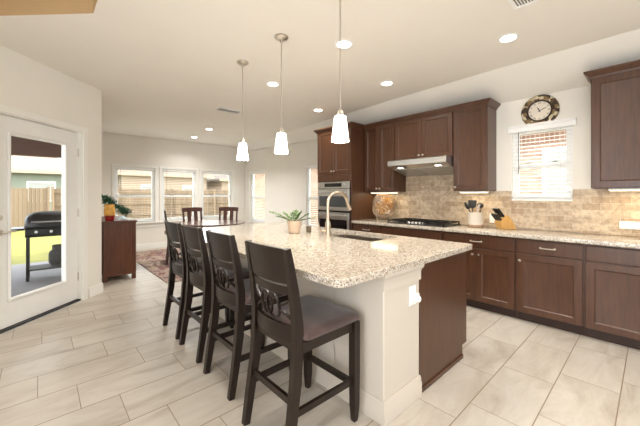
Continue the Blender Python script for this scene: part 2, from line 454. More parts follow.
bmesh.ops.remove_doubles(mb.bm, verts=mb.bm.verts, dist=1e-4)
struct(mb.build('ceiling', M['ceil'], recalc=False))
mb = MB(); ov = [mb.v((x, y, ZC)) for x, y in edge]
pv = [mb.v(p) for p in plate]
for i in range(4): mb.face([ov[i], pv[i], pv[i+1], ov[i+1]])
xa, xb = mb.v((XF+0.01, 4.1, 2.55)), mb.v((XF+0.01, YB+0.1, 2.64))
mb.face([pv[3], xa, xb, pv[4]])
struct(mb.build('ceiling_slope', M['wall'], recalc=False))
mb = MB()
mb.loops([[(x, y, ZC) for x, y in rec], [(x, y, ZC+0.32) for x, y in rec]], True, False, True)
struct(mb.build('ceiling_recess', M['tan'], recalc=False))

# baseboards
def baseboard(name, O, U, length):
    prof = [(0, 0), (0.016, 0), (0.016, 0.09), (0.011, 0.105), (0.011, 0.115), (0.006, 0.13), (0, 0.13)]
    mb = MB(frame(O, U))
    mb.loops([[(u, z, n) for n, z in prof] for u in (0, length)])
    return struct(mb.build(name, M['trim']))
baseboard('baseboard_back', (0.62, YB-0.001, 0), (1, 0, 0), XF-0.62)
baseboard('baseboard_dining', (XF-0.001, YB, 0), (0, -1, 0), YB-YK)
baseboard('baseboard_nook', (0.621, 5.07, 0), (0, 1, 0), YB-5.07)
baseboard('baseboard_corner', DC - DU*0.22 + Vector((0.001, -0.001, 0)), DU, 0.23)
baseboard('baseboard_left', DO + Vector((0.001, -0.001, 0)), DU, LD-DS[1]-0.1)

# windows
def window(n, O, U, w, z0, z1, depth=0.09, sill=True, rail=0.48):
    """vinyl single-hung window set back in the wall opening; O at floor, u=0 at left edge"""
    fr = frame(O, U); d = -depth
    mb = MB(fr)
    mb.loops([[(i, z0+i, h), (w-i, z0+i, h), (w-i, z1-i, h), (i, z1-i, h)] for i, h in
              ((0.001, d), (0.001, d+0.05), (0.035, d+0.05), (0.035, d), (0.001, d))], True, False, False)
    win = struct(mb.build('window_%d' % n, M['vinyl']))
    zm = z0 + (z1-z0)*rail
    mb = MB(fr)
    mb.box(0.03, w-0.03, zm-0.028, zm+0.028, d+0.005, d+0.045, 0.004)
    for a, b in ((z0+0.03, zm-0.028), (zm+0.028, z1-0.03)):
        mb.box(0.033, 0.065, a, b, d+0.01, d+0.04); mb.box(w-0.065, w-0.033, a, b, d+0.01, d+0.04)
    mb.box(0.065, w-0.065, z0+0.033, z0+0.075, d+0.01, d+0.04); mb.box(0.065, w-0.065, z1-0.065, z1-0.033, d+0.01, d+0.04)
    mb.build('sash', M['vinyl'], win)
    mb = MB(fr); mb.box(0.05, w-0.05, z0+0.05, z1-0.05, d+0.014, d+0.018)
    mb.build('pane', M['glass'], win)
    mb = MB(fr)
    for u in (w*0.28, w*0.72): mb.box(u-0.02, u+0.02, zm+0.028, zm+0.04, d+0.02, d+0.05, 0.003)
    mb.build('sash_lock', M['slot'], win)
    return win
for i, (a, b, c, d) in enumerate(WB): window(i+1, (a, YB, 0), (1, 0, 0), b-a, c, d)
window(4, (XF, W4[1], 0), (0, -1, 0), W4[1]-W4[0], W4[2], W4[3])
window(5, (XF, W5[1], 0), (0, -1, 0), W5[1]-W5[0], W5[2], W5[3])
window(6, (XW, WK[1], 0), (0, -1, 0), WK[1]-WK[0], WK[2], WK[3])
# casings round the back windows and the long stool
mb = MB(frame((0, YB-0.001, 0), (1, 0, 0)))
for a, b, c, d in WB:
    mb.box(a-0.06, a, c, d+0.06, 0, 0.018, 0.003); mb.box(b, b+0.06, c, d+0.06, 0, 0.018, 0.003)
    mb.box(a-0.07, b+0.07, d, d+0.06, 0, 0.022, 0.003)
struct(mb.build('trim_1', M['trim']))
mb = MB(frame((0, YB-0.001, 0), (1, 0, 0)))
mb.box(1.15, 4.3, 0.625, 0.66, 0, 0.06, 0.006); mb.box(1.18, 4.27, 0.53, 0.625, 0, 0.018, 0.003)
struct(mb.build('trim_2', M['trim']))
mb = MB(frame((XF-0.001, 0, 0), (0, -1, 0)))
for w in (W4, W5):
    mb.box(-w[1]-0.05, -w[0]+0.05, w[2]-0.035, w[2], 0, 0.05, 0.005); mb.box(-w[1]-0.03, -w[0]+0.03, w[2]-0.11, w[2]-0.035, 0, 0.016, 0.003)
struct(mb.build('trim_3', M['trim']))
mb = MB(frame((XW, 0, 0), (0, -1, 0)))
mb.box(-WK[1]+0.001, -WK[0]-0.001, WK[2], WK[2]+0.018, -0.09, 0.012, 0.003)
struct(mb.build('trim_4', M['trim']))

# blinds
def blind(label, O, U, w, z0, z1, tilt=0.0, pitch=0.043, n0=-0.022, depth=0.028, valance=0.0, group=None, wand=True):
    fr = frame(O, U)
    root = thing('window_blind', label, 'blind', fr @ Vector((w/2, z0, n0)), 0, group)
    mb = MB(fr)
    mb.box(0.005, w-0.005, z1-0.05, z1-0.004, n0-0.02, n0+0.02, 0.002)
    mb.build('headrail', M['vinyl'], root)
    mb = MB(fr)
    z = z0+0.05
    dn, dz = depth/2*math.cos(tilt), depth/2*math.sin(tilt)
    while z < z1-0.06:
        mb.loops([[(u, z+dz+0.001, n0-dn), (u, z-dz+0.001, n0+dn), (u, z-dz-0.001, n0+dn), (u, z+dz-0.001, n0-dn)] for u in (0.012, w-0.012)])
        z += pitch
    mb.build('slats', M['vinyl'], root)
    mb = MB(fr); mb.box(0.01, w-0.01, z0+0.02, z0+0.04, n0-0.018, n0+0.018, 0.003)
    mb.build('bottom_rail', M['vinyl'], root)
    mb = MB(fr)
    for u in (w*0.18, w*0.82): mb.tube([(u, z0+0.03, n0+depth/2+0.001), (u, z1-0.03, n0+depth/2+0.001)], 0.0018, 4)
    mb.build('ladder_cord', M['greyplastic'], root)
    if wand:
        mb = MB(fr); mb.tube([(w*0.13, z1-0.05, n0+0.025), (w*0.13, z1-0.55, n0+0.027)], 0.005, 6)
        mb.build('tilt_wand', M['slot'], root)
    if valance:
        mb = MB(fr)
        mb.loops([[(u, z1-0.05+z, n) for n, z in ((0.002, 0), (0.03, 0), (0.034, 0.01), (0.034, 0.05), (0.046, 0.065), (0.046, 0.08), (0.002, 0.08))] for u in (-valance, w+valance)])
        mb.build('valance', M['vinyl'], root)
    return root
BL = ['white slatted blind in the leftmost back window, behind the green garland', 'white slatted blind in the middle one of the three back windows', 'white slatted blind in the back window nearest the room corner']
for (a, b, c, d), lb in zip(WB, BL): blind(lb, (a, YB, 0), (1, 0, 0), b-a, c, d, R(-2))
blind('white slatted blind in the side window next to the far room corner', (XF, W4[1], 0), (0, -1, 0), W4[1]-W4[0], W4[2], W4[3], R(4), wand=False)
blind('white slatted blind in the side window half hidden by the oven cabinet', (XF, W5[1], 0), (0, -1, 0), W5[1]-W5[0], W5[2], W5[3], R(4), wand=False)
blind('white slatted blind with a valance in the small kitchen window under the clock', (XW, WK[1], 0), (0, -1, 0), WK[1]-WK[0], WK[2]+0.02, WK[3], R(20), pitch=0.045, valance=0.03)

# patio door
fd = frame(DO, DU)
u0, u1 = LD-DS[1], LD-DS[0]
gu0, gu1, gv0, gv1 = LD-1.14, LD-0.51, 0.29, 1.92
mb = MB(fd); nn = -0.05
def door_leaf(mb):
    us = [u0, gu0, gu1, u1]; vs = [0.025, gv0, gv1, DH]
    for i in range(3):
        for j in range(3):
            if i == 1 and j == 1: continue
            mb.box(us[i], us[i+1], vs[j], vs[j+1], nn-0.045, nn)
    bmesh.ops.remove_doubles(mb.bm, verts=mb.bm.verts, dist=1e-5)
    # drop the coincident inner faces left between the boxes
    seen = {}
    for f in list(mb.bm.faces):
        k = tuple(sorted(v.index for v in f.verts))
        seen.setdefault(k, []).append(f)
mb.bm.verts.index_update()
door_leaf(mb)
door = struct(mb.build('door_1', M['doorwhite']))
mb = MB(fd)
i0 = [(0.0, nn+0.001), (0.0, nn+0.014), (0.012, nn+0.02), (0.028, nn+0.014), (0.03, nn+0.002), (0.03, nn-0.02)]
mb.loops([[(gu0-0.022+i, gv0-0.022+i, h), (gu1+0.022-i, gv0-0.022+i, h), (gu1+0.022-i, gv1+0.022-i, h), (gu0-0.022+i, gv1+0.022-i, h)] for i, h in i0], True, False, False)
mb.build('glazing_frame', M['doorwhite'], door)
mb = MB(fd); mb.box(gu0, gu1, gv0, gv1, nn-0.024, nn-0.02); mb.build('pane', M['glass'], door)
for hz in (0.3, 1.1, 1.85):
    mb = MB(fd); mb.box(u1-0.004, u1+0.014, hz-0.05, hz+0.05, nn-0.002, nn+0.006, 0.002); mb.tube([(u1+0.008, hz-0.052, nn+0.008), (u1+0.008, hz+0.052, nn+0.008)], 0.006, 8)
    mb.build('hinge', M['nickel'], door)
hu = LD-1.235
mb = MB(fd); mb.lathe([(0.032, nn), (0.032, nn+0.008), (0.027, nn+0.013), (0.012, nn+0.016), (0.011, nn+0.05)], (hu, 0.96, 0), 20)
mb.tube([(hu, 0.96, nn+0.046), (hu+0.03, 0.962, nn+0.05), (hu+0.075, 0.966, nn+0.05), (hu+0.115, 0.96, nn+0.048)], [0.011, 0.010, 0.009, 0.007], 8)
mb.build('door_lever', M['nickel'], door)
mb = MB(fd); mb.lathe([(0.03, nn), (0.03, nn+0.01), (0.024, nn+0.016), (0.0, nn+0.017)], (hu, 1.10, 0), 20); mb.box(hu-0.006, hu+0.006, 1.082, 1.118, nn+0.015, nn+0.03, 0.002)
mb.build('deadbolt', M['nickel'], door)
mb = MB(fd)      # casing and jambs
cw = 0.062
for a, b in ((u0-0.02-cw, u0-0.012), (u1+0.012, u1+0.02+cw)):
    mb.box(a, b, 0.0, DH+0.012, 0.001, 0.018, 0.004)
mb.box(u0-0.02-cw, u1+0.02+cw, DH+0.012, DH+0.02+cw, 0.001, 0.020, 0.004)
struct(mb.build('trim_5', M['trim']))
mb = MB(fd)
mb.box(u0-0.019, u0-0.004, 0, DH+0.019, -0.119, 0.0); mb.box(u1+0.004, u1+0.019, 0, DH+0.019, -0.119, 0.0); mb.box(u0-0.004, u1+0.004, DH+0.005, DH+0.019, -0.119, 0.0)
struct(mb.build('trim_6', M['trim']))
mb = MB(fd); mb.box(u0-0.004, u1+0.004, 0.001, 0.02, -0.119, -0.01, 0.003)
struct(mb.build('trim_7', M['black']))

# ------------------------------------------------------------------ outside
struct(MB().box(-25, 30, 8.56, 55, -0.3, -0.15).build('ground_lawn', M['lawn']))
struct(MB().box(4.8, 30, -6, 8.55, -0.3, -0.15).build('ground_side_lawn', M['lawn']))
struct(MB().prism([(-9, 8.55), (0.49, 8.55), (0.49, 5.1), (-2.0, 2.6), (-9, 2.6)], 'z', -0.3, -0.06).build('ground_patio', M['slab']))
pr = thing('patio_cover', 'dark brown covered patio roof seen at the top of the door glass', 'patio roof', (-3, 8.3, 2.1))
MB().prism([(-9, 9.0), (0.45, 9.0), (0.45, 5.25), (-2.1, 2.7), (-9, 2.7)], 'z', 2.46, 2.6).build('roof_deck', M['patioceil'], pr)
MB().box(-9, 0.45, 8.3, 8.5, 2.1, 2.455).build('beam', M['beam'], pr)
MB().box(-6.2, -6.0, 8.3, 8.5, -0.06, 2.1).build('post', M['beam'], pr)
# fence
def fence(label, x0, x1, y, rails):
    root = thing('wood_fence', label, 'fence', ((x0+x1)/2, y, -0.15))
    mb = MB(); x = x0
    while x < x1-0.01:
        h = 1.64 + random.uniform(-0.02, 0.02)
        mb.box(x+0.004, min(x+0.138, x1), y, y+0.02, -0.13, h); x += 0.14
    mb.build('boards', M['fence'], root)
    if rails:
        mb = MB()
        for z in (0.25, 0.85, 1.45): mb.box(x0, x1, y-0.05, y-0.001, z-0.045, z+0.045)
        mb.build('rails', M['fence'], root)
    x = x0
    while x <= x1+0.01:
        MB().box(x-0.05, x+0.05, y-0.15, y-0.051, -0.15, 1.7).build('post', M['fence'], root); x += (x1-x0)/max(1, round((x1-x0)/2.6))
    return root
fence('cedar board fence with smooth face beyond the grill', -12, 0.3, 19.0, False)
fence('cedar fence with exposed horizontal rails behind the back windows', 0.45, 16, 19.0, True)
def house(label, x0, x1, y0, y1, ez, rz, wm, rm, wins):
    root = thing('neighbor_house', label, 'house', ((x0+x1)/2, (y0+y1)/2, -0.15))
    MB().box(x0, x1, y0, y1, -0.15, ez).build('wall', wm, root)
    o = 0.45; hy = (y1-y0)/2+o; hx = min(hy, (x1-x0)/2+o-0.2)
    mb = MB()
    b = [(x0-o, y0-o, ez), (x1+o, y0-o, ez), (x1+o, y1+o, ez), (x0-o, y1+o, ez)]
    b2 = [(x, y, ez+0.15) for x, y, z in b]
    t = [(x0-o+hx, (y0+y1)/2-0.05, rz), (x1+o-hx, (y0+y1)/2-0.05, rz), (x1+o-hx, (y0+y1)/2+0.05, rz), (x0-o+hx, (y0+y1)/2+0.05, rz)]
    mb.loops([b, b2, t]); mb.build('roof', rm, root)
    MB().box(x0-o-0.02, x1+o+0.02, y0-o-0.03, y0-o-0.001, ez-0.05, ez+0.16).build('fascia', M['stucco'], root)
    for a, b_, c, d in wins:
        f = MB(frame((a, y0-0.001, 0), (1, 0, 0))); f.nested(0, b_-a, c, d, [(0, 0), (0, 0.04), (0.08, 0.04), (0.08, 0.01)], False, False)
        f = f.build('window_frame', M['trim'], root)
        g = MB(frame((a, y0-0.001, 0), (1, 0, 0))); g.box(0.08, b_-a-0.08, c+0.08, d-0.08, 0.002, 0.012); g.build('pane', M['winglass'], f)
house('pale sage house with a tan roof beyond the patio fence', -9, 3.2, 27, 36, 2.75, 4.9, M['stucco2'], M['roof'], [(-5, -3.4, 0.9, 2.2), (-0.6, 0.8, 0.9, 2.2)])
house('tan house with a low hip roof behind the left and middle back windows', 4.4, 10.6, 26, 34, 2.8, 6.2, M['stucco'], M['roof'], [(5.6, 6.8, 1.0, 2.1), (8.6, 9.8, 1.0, 2.1)])
house('grey roofed house behind the back window nearest the corner', 12.0, 21, 26, 34, 2.6, 6.2, M['stucco'], M['roofgrey'], [(14, 15.2, 1.0, 2.1)])
root = thing('brick_house', 'tan brick house wall outside the kitchen window', 'house', (7.15, 4, -0.15))
MB().box(7.0, 7.3, -5, 13, -0.15, 2.3).build('brick_wall', M['brick'], root)
MB().box(6.985, 7.3, -5, 13, 2.301, 2.56).build('soldier_course', M['soldier'], root)
MB().box(6.6, 7.3, -5, 13, 2.57, 2.75).build('eave', M['trim'], root)
MB().prism([(6.6, 2.76), (12.5, 2.76), (12.5, 5.2), (12.2, 5.2)], 'y', -5, 13).build('roof', M['roofgrey'], root)
for a, b in ((0.75, 1.42), (5.5, 6.6), (9.5, 10.8)):
    fr = frame((6.999, b, 0), (0, -1, 0))
    f = MB(fr); f.nested(0, b-a, 1.25, 2.2, [(0, 0), (0, 0.03), (0.06, 0.03), (0.06, 0.01)], False, False); f = f.build('window_frame', M['trim'], root)
    g = MB(fr); g.box(0.06, b-a-0.06, 1.31, 2.14, 0.001, 0.012); g.box(0.06, b-a-0.06, 1.70, 1.74, 0.012, 0.02); g.build('pane', M['winglass'], f)

# gas grill on the patio
gx, gy, gz = 0.13, 6.92, -0.06
g = thing('gas_grill', 'black gas grill with domed lid standing on the patio outside the door', 'grill', (gx, gy, gz))
mb = MB(); mb.loops([[(gx+x_, gy+(y_)*q, 0.80+z_*q) for y_, z_ in ((-0.25, 0), (-0.26, 0.08), (-0.2, 0.19), (-0.08, 0.25), (0.1, 0.24), (0.22, 0.16), (0.25, 0))] for x_, q in ((-0.31, 0.55), (-0.27, 0.8), (-0.2, 0.94), (-0.1, 1.0), (0.13, 1.0), (0.23, 0.94), (0.3, 0.8), (0.34, 0.55))]); mb.build('lid', M['black'], g)
mb = MB(); mb.tube([(gx-0.22, gy-0.26, 0.89), (gx-0.22, gy-0.3, 0.89), (gx+0.25, gy-0.3, 0.89), (gx+0.25, gy-0.26, 0.89)], 0.011, 8); mb.build('lid_handle', M['steel'], g)
mb = MB(); mb.prism([(gy-0.25, 0.79), (gy+0.25, 0.79), (gy+0.2, 0.64), (gy-0.2, 0.64)], 'x', gx-0.3, gx+0.33); mb.build('firebox', M['black'], g)
mb = MB(); mb.box(gx-0.3, gx+0.33, gy-0.29, gy-0.255, 0.68, 0.78, 0.006); mb.build('control_panel', M['black'], g)
for k in range(3):
    mb = MB(); mb.lathe([(0.022, -0.0), (0.02, -0.025), (0.0, -0.026)], (gx-0.17+0.18*k, gy-0.291, 0.73), 12, 'y'); mb.build('knob', M['steel'], g)
mb = MB(); mb.box(gx-0.62, gx-0.305, gy-0.22, gy+0.22, 0.76, 0.79, 0.006); mb.build('side_shelf', M['black'], g)
for sx in (-0.27, 0.3):
    for sy in (-0.18, 0.18):
        MB().box(gx+sx-0.02, gx+sx+0.02, gy+sy-0.02, gy+sy+0.02, gz+0.001, 0.63).build('leg', M['black'], g)
MB().box(gx-0.29, gx+0.32, gy-0.2, gy+0.2, 0.10, 0.125).build('shelf', M['matt'], g)
tank = thing('propane_tank', 'dark round propane tank on the lower shelf of the black grill', 'gas tank', (gx+0.1, gy, 0.126))
mb = MB(); mb.lathe([(0.09, 0.0), (0.09, 0.02), (0.11, 0.04), (0.12, 0.07), (0.12, 0.2), (0.10, 0.25), (0.04, 0.27), (0.02, 0.30)], (gx+0.1, gy, 0.127), 20); mb.build('body', M['matt'], tank)
mb = MB(); mb.lathe([(0.075, 0.255), (0.075, 0.34), (0.07, 0.34), (0.07, 0.255)], (gx+0.1, gy, 0.127), 16, cap0=False, cap1=False); mb.build('collar', M['matt'], tank)

# ------------------------------------------------------------------ kitchen cabinets along the right wall
def shaker(parent, fr, a, b, c, d, n, name='door', th=0.02, rail=0.058):
    mb = MB(fr)
    mb.nested(a, b, c, d, [(0.0, n-th), (0.0, n-0.002), (0.002, n), (rail, n), (rail+0.004, n-0.003), (rail+0.010, n-0.010), (rail+0.016, n-0.011)])
    return mb.build(name, M['cab'], parent)
def drawer_front(parent, fr, a, b, c, d, n, name='drawer', th=0.02):
    mb = MB(fr); mb.nested(a, b, c, d, [(0.0, n-th), (0.0, n-0.004), (0.006, n), (0.02, n)])
    return mb.build(name, M['cab'], parent)
def knob(parent, fr, u, v, n):
    mb = MB(fr); mb.lathe([(0.007, n), (0.006, n+0.012), (0.013, n+0.018), (0.015, n+0.024), (0.011, n+0.029), (0.0, n+0.030)], (u, v, 0), 14)
    return mb.build('knob', M['nickel'], parent)
def pull(parent, fr, u, v, n, L=0.115):
    mb = MB(fr); h = L/2
    mb.tube([(u-h, v, n), (u-h, v, n+0.02), (u-h*0.7, v, n+0.03), (u, v, n+0.033), (u+h*0.7, v, n+0.03), (u+h, v, n+0.02), (u+h, v, n)], 0.006, 8)
    for s in (-1, 1): mb.lathe([(0.011, n), (0.010, n+0.004), (0.006, n+0.006)], (u+s*h, v, 0), 10)
    return mb.build('pull_handle', M['nickel'], parent)
XB = 3.71          # base carcass face; fronts stand 2 cm proud of it
FR = frame((XB, 0, 0), (0, -1, 0))     # local u = -Y, n = towards the room
def base_cabinet(label, y0, y1, kind):
    root = thing('base_cabinet', label, 'cabinet', ((XB+XW)/2, (y0+y1)/2, 0), 0, 'dark base cabinets along the backsplash wall')
    mb = MB(); mb.box(XB, XW-0.003, y0+0.001, y1-0.001, 0.10, 0.872); mb.build('body', M['cab'], root)
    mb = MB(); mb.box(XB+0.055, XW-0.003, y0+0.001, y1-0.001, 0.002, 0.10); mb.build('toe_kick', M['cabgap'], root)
    a, b = -y1+0.012, -y0-0.012
    n = 0.02; zd = 0.715
    if kind == 'false2':
        drawer_front(root, FR, a, b, zd+0.006, 0.858, n, 'false_front')
    else:
        d = drawer_front(root, FR, a, b, zd+0.006, 0.858, n)
        if kind != 'plain': pull(d, FR, (a+b)/2, 0.79, n)
    if kind in ('double', 'false2'):
        m = (a+b)/2
        d = shaker(root, FR, a, m-0.002, 0.105, zd-0.006, n); knob(d, FR, m-0.032, zd-0.075, n)
        d = shaker(root, FR, m+0.002, b, 0.105, zd-0.006, n); knob(d, FR, m+0.032, zd-0.075, n)
    elif kind == 'drawers':
        for c_, d_ in ((0.105, 0.40), (0.41, zd-0.006)):
            d = drawer_front(root, FR, a, b, c_, d_, n); pull(d, FR, (a+b)/2, d_-0.08, n)
    else:
        d = shaker(root, FR, a, b, 0.105, zd-0.006, n)
        knob(d, FR, (a+0.03) if kind == 'single' else (b-0.03), zd-0.075, n)
    return root
base_cabinet('dark base cabinet at the right end of the photo, door without visible pull', -0.12, 0.435, 'plain')
base_cabinet('dark base cabinet with one door and drawer pull below the kitchen window', 0.435, 0.985, 'single')
base_cabinet('dark base cabinet with two doors under one wide drawer, below the cream crock', 0.985, 1.775, 'double')
base_cabinet('dark base cabinet with a plain front below the gas cooktop', 1.775, 2.70, 'false2')
base_cabinet('dark drawer base cabinet between the wall oven and the cooktop cabinet', 2.70, 3.255, 'drawers')
base_cabinet('dark base cabinet just past the right edge of the photo', -0.90, -0.12, 'single')

# upper cabinets
CP = [(0.0, 0.0), (0.008, 0.0), (0.010, 0.015), (0.022, 0.028), (0.040, 0.048), (0.046, 0.055), (0.046, 0.07), (0.0, 0.07)]
def crown(parent, pts, z):
    """pts: path in plan with outward offset direction found by mitre"""
    n = len(pts); mb = MB(); P = [Vector((p[0], p[1])) for p in pts]
    rings = []
    for i in range(n):
        d1 = (P[i]-P[i-1]).normalized() if i > 0 else (P[1]-P[0]).normalized()
        d2 = (P[i+1]-P[i]).normalized() if i < n-1 else d1
        n1 = Vector((d1.y, -d1.x)); n2 = Vector((d2.y, -d2.x))
        m = (n1+n2); m = m / (m.dot(n1))
        rings.append([(P[i].x+m.x*o, P[i].y+m.y*o, z+h) for o, h in CP])
    mb.loops(rings)
    return mb.build('crown_molding', M['cab'], parent)
def upper_cabinet(label, y0, y1, z0, z1, xf, ndoors, knobs, crown_path, cz, name='wall_cabinet', kz=None):
    root = thing(name, label, 'cabinet', ((xf+XW)/2, (y0+y1)/2, z0), 0, 'dark wall cabinets')
    mb = MB(); mb.box(xf, XW-0.003, y0+0.001, y1-0.001, z0, z1); mb.build('body', M['cab'], root)
    fr = frame((xf, 0, 0), (0, -1, 0)); a, b = -y1+0.008, -y0-0.008; n = 0.02
    if ndoors == 2:
        m = (a+b)/2
        d1 = shaker(root, fr, a, m-0.002, z0+0.008, z1-0.02, n); d2 = shaker(root, fr, m+0.002, b, z0+0.008, z1-0.02, n)
        knob(d1, fr, m-0.03, z0+0.05, n); knob(d2, fr, m+0.03, z0+0.05, n)
    else:
        d1 = shaker(root, fr, a, b, z0+0.008, z1-0.02, n); knob(d1, fr, a+0.03 if knobs == 'l' else b-0.03, z0+0.05, n)
    crown(root, crown_path, cz)
    return root
XU = 4.00
xc = XU-0.02
upper_cabinet('dark tall wall cabinet with one door between range hood and small window', 1.36, 1.775, 1.372, 2.44, XU, 1, 'l', [(xc, 1.775), (xc, 1.358), (XW-0.004, 1.358)], 2.405)
upper_cabinet('short dark two-door wall cabinet directly above the range hood', 1.776, 2.67, 1.835, 2.44, XU, 2, '', [(xc, 2.67), (xc, 1.776)], 2.405)
upper_cabinet('dark two-door wall cabinet between wall oven tower and range hood', 2.671, 3.255, 1.372, 2.44, XU, 2, '', [(xc, 3.255), (xc, 2.671)], 2.405)
upper_cabinet('large dark wall cabinet right of the small window, cut by the photo edge', -0.45, 0.42, 1.385, 2.475, XU, 2, '', [(XW-0.004, 0.422), (xc, 0.422), (xc, -0.452), (XW-0.004, -0.452)], 2.455)
# oven tower
XT = 3.68
t = thing('oven_cabinet', 'tall dark cabinet tower that holds the double wall oven', 'cabinet', ((XT+XW)/2, 3.66, 0))
ty0, ty1 = 3.26, 4.07
fr = frame((XT, 0, 0), (0, -1, 0))
mb = MB(); mb.box(XT, XW-0.003, ty0+0.001, ty1-0.001, 1.545, 2.44); mb.box(XT, XW-0.003, ty0+0.001, ty0+0.03, 0.10, 1.545); mb.box(XT, XW-0.003, ty1-0.03, ty1-0.001, 0.10, 1.545)
mb.box(XT, XW-0.003, ty0+0.03, ty1-0.03, 0.10, 0.40); mb.build('body', M['cab'], t)
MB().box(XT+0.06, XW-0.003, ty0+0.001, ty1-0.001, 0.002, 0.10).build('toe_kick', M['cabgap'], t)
a, b, m = -ty1+0.008, -ty0-0.008, -(ty0+ty1)/2
d1 = shaker(t, fr, a, m-0.002, 1.672, 2.42, 0.02); d2 = shaker(t, fr, m+0.002, b, 1.672, 2.42, 0.02)
knob(d1, fr, m-0.03, 1.72, 0.02); knob(d2, fr, m+0.03, 1.72, 0.02)
drawer_front(t, fr, a, b, 1.555, 1.66, 0.02, 'filler_panel')
d = drawer_front(t, fr, a, b, 0.11, 0.385, 0.02); pull(d, fr, m, 0.3, 0.02)
crown(t, [(XW-0.004, ty1+0.001), (XT-0.02, ty1+0.001), (XT-0.02, ty0-0.001), (XU-0.075, ty0-0.001)], 2.405)
# double wall oven
ov = thing('double_wall_oven', 'stainless double wall oven with black glass set in the dark cabinet tower', 'oven', (XT+0.25, 3.665, 0.405))
oa, ob = -ty1+0.034, -ty0-0.034
mb = MB(fr); mb.box(oa, ob, 0.405, 1.54, -0.55, 0.012); mb.build('body', M['black'], ov)
mb = MB(fr); mb.box(oa, ob, 1.43, 1.54, 0.013, 0.03, 0.003); cp = mb.build('control_panel', M['steel'], ov)
mb = MB(fr); mb.box(m-0.2, m+0.2, 1.455, 1.518, 0.0305, 0.033); mb.build('display', M['blackglass'], cp)
mb = MB(fr); mb.lathe([(0.02, 0.031), (0.018, 0.05), (0, 0.051)], (m+0.26, 1.487, 0), 14); mb.build('dial', M['steel'], cp)
def oven_door(z0, z1, gm, hz):
    mb = MB(fr); mb.box(oa, ob, z0, z1, 0.013, 0.036, 0.004); d = mb.build('oven_door', M['steel'], ov)
    mb = MB(fr); mb.box(oa+0.045, ob-0.045, z0+0.06, z1-0.12, 0.0365, 0.040, 0.001); mb.build('oven_window', gm, d)
    mb = MB(fr); mb.tube([(oa+0.07, hz, 0.036), (oa+0.07, hz, 0.08), (ob-0.07, hz, 0.08), (ob-0.07, hz, 0.036)], 0.012, 8); mb.build('handle', M['steel'], d)
oven_door(1.06, 1.42, M['greyglass'], 1.365)
oven_door(0.42, 1.03, M['blackglass'], 0.985)

# countertop along the wall, backsplash
mb = MB(); mb.box(3.66, XW-0.002, -1.0, 3.258, 0.874, 0.914, 0.005, 2)
tag(mb.build('wall_countertop', M['granite']), 'speckled granite countertop running along the backsplash wall', 'countertop')
mb = MB()
for y0, y1, z0, z1 in ((2.669, 3.258, 0.915, 1.371), (1.777, 2.669, 0.915, 1.834), (1.19, 1.777, 0.915, 1.371), (0.60, 1.19, 0.915, 1.249), (-1.0, 0.60, 0.915, 1.384)):
    mb.box(XW-0.011, XW-0.001, y0, y1, z0, z1)
bmesh.ops.remove_doubles(mb.bm, verts=mb.bm.verts, dist=1e-5)
tag(mb.build('tile_backsplash', M['splash']), 'beige tumbled stone brick backsplash between countertop and wall cabinets', 'backsplash')

# cooktop
ck = thing('gas_cooktop', 'black gas cooktop with grates set in the wall countertop', 'cooktop', (3.96, 2.20, 0.915))
mb = MB(); mb.box(3.72, 4.22, 1.77, 2.63, 0.915, 0.925, 0.003); mb.build('base', M['black'], ck)
for yc in (1.92, 2.20, 2.48):
    for xc_ in ((3.87, 4.10) if yc != 2.20 else (4.05,)):
        mb = MB(); mb.lathe([(0.045, 0), (0.045, 0.008), (0.03, 0.012), (0.03, 0.02), (0, 0.021)], (xc_, yc, 0.9255), 16); mb.build('burner', M['black'], ck)
for y0, y1, x0 in ((1.79, 2.06, 3.75), (2.07, 2.33, 3.89), (2.34, 2.61, 3.75)):
    mb = MB(); x1 = 4.20
    for p, q in (((x0, y0), (x1, y0)), ((x0, y1), (x1, y1)), ((x0, y0), (x0, y1)), ((x1, y0), (x1, y1)), ((x0, (y0+y1)/2), (x1, (y0+y1)/2)), (((x0+x1)/2, y0), ((x0+x1)/2, y1))):
        mb.tube([(p[0], p[1], 0.957), (q[0], q[1], 0.957)], 0, rect=(0.006, 0.008))
    for x in (x0, x1):
        for y in (y0, y1): mb.box(x-0.007, x+0.007, y-0.007, y+0.007, 0.9255, 0.955)
    mb.build('grate', M['black'], ck)
for k in range(5):
    mb = MB(); mb.lathe([(0.019, 0.0), (0.019, 0.018), (0.015, 0.026), (0, 0.027)], (3.80+0.045*(k % 2)*0, 2.09+0.055*k, 0.9255), 14); mb.build('knob', M['steel'], ck)

# range hood
h = thing('range_hood', 'stainless under-cabinet range hood above the gas cooktop', 'range hood', (4.05, 2.20, 1.72))
mb = MB(); mb.prism([(3.80, 1.745), (3.80, 1.815), (3.84, 1.832), (XW-0.013, 1.832), (XW-0.013, 1.61), (3.84, 1.725)], 'y', 1.78, 2.665); mb.build('body', M['steel'], h)
for y0, y1 in ((1.82, 2.205), (2.24, 2.625)):
    mb = MB(); mb.loops([[(x, y, 1.725-(x-3.84)*0.2516-dz) for x, y in ((3.93, y0), (4.27, y0), (4.27, y1), (3.93, y1))] for dz in (0.001, 0.006)]); mb.build('filter', M['filter'], h)
for y in (1.93, 2.50):
    mb = MB(); mb.loops([[(x, y_, 1.725-(x-3.84)*0.2516-dz) for x, y_ in ((3.865, y-0.04), (3.905, y-0.04), (3.905, y+0.04), (3.865, y+0.04))] for dz in (0.001, 0.004)]); mb.build('lamp', M['hoodlamp'], h)

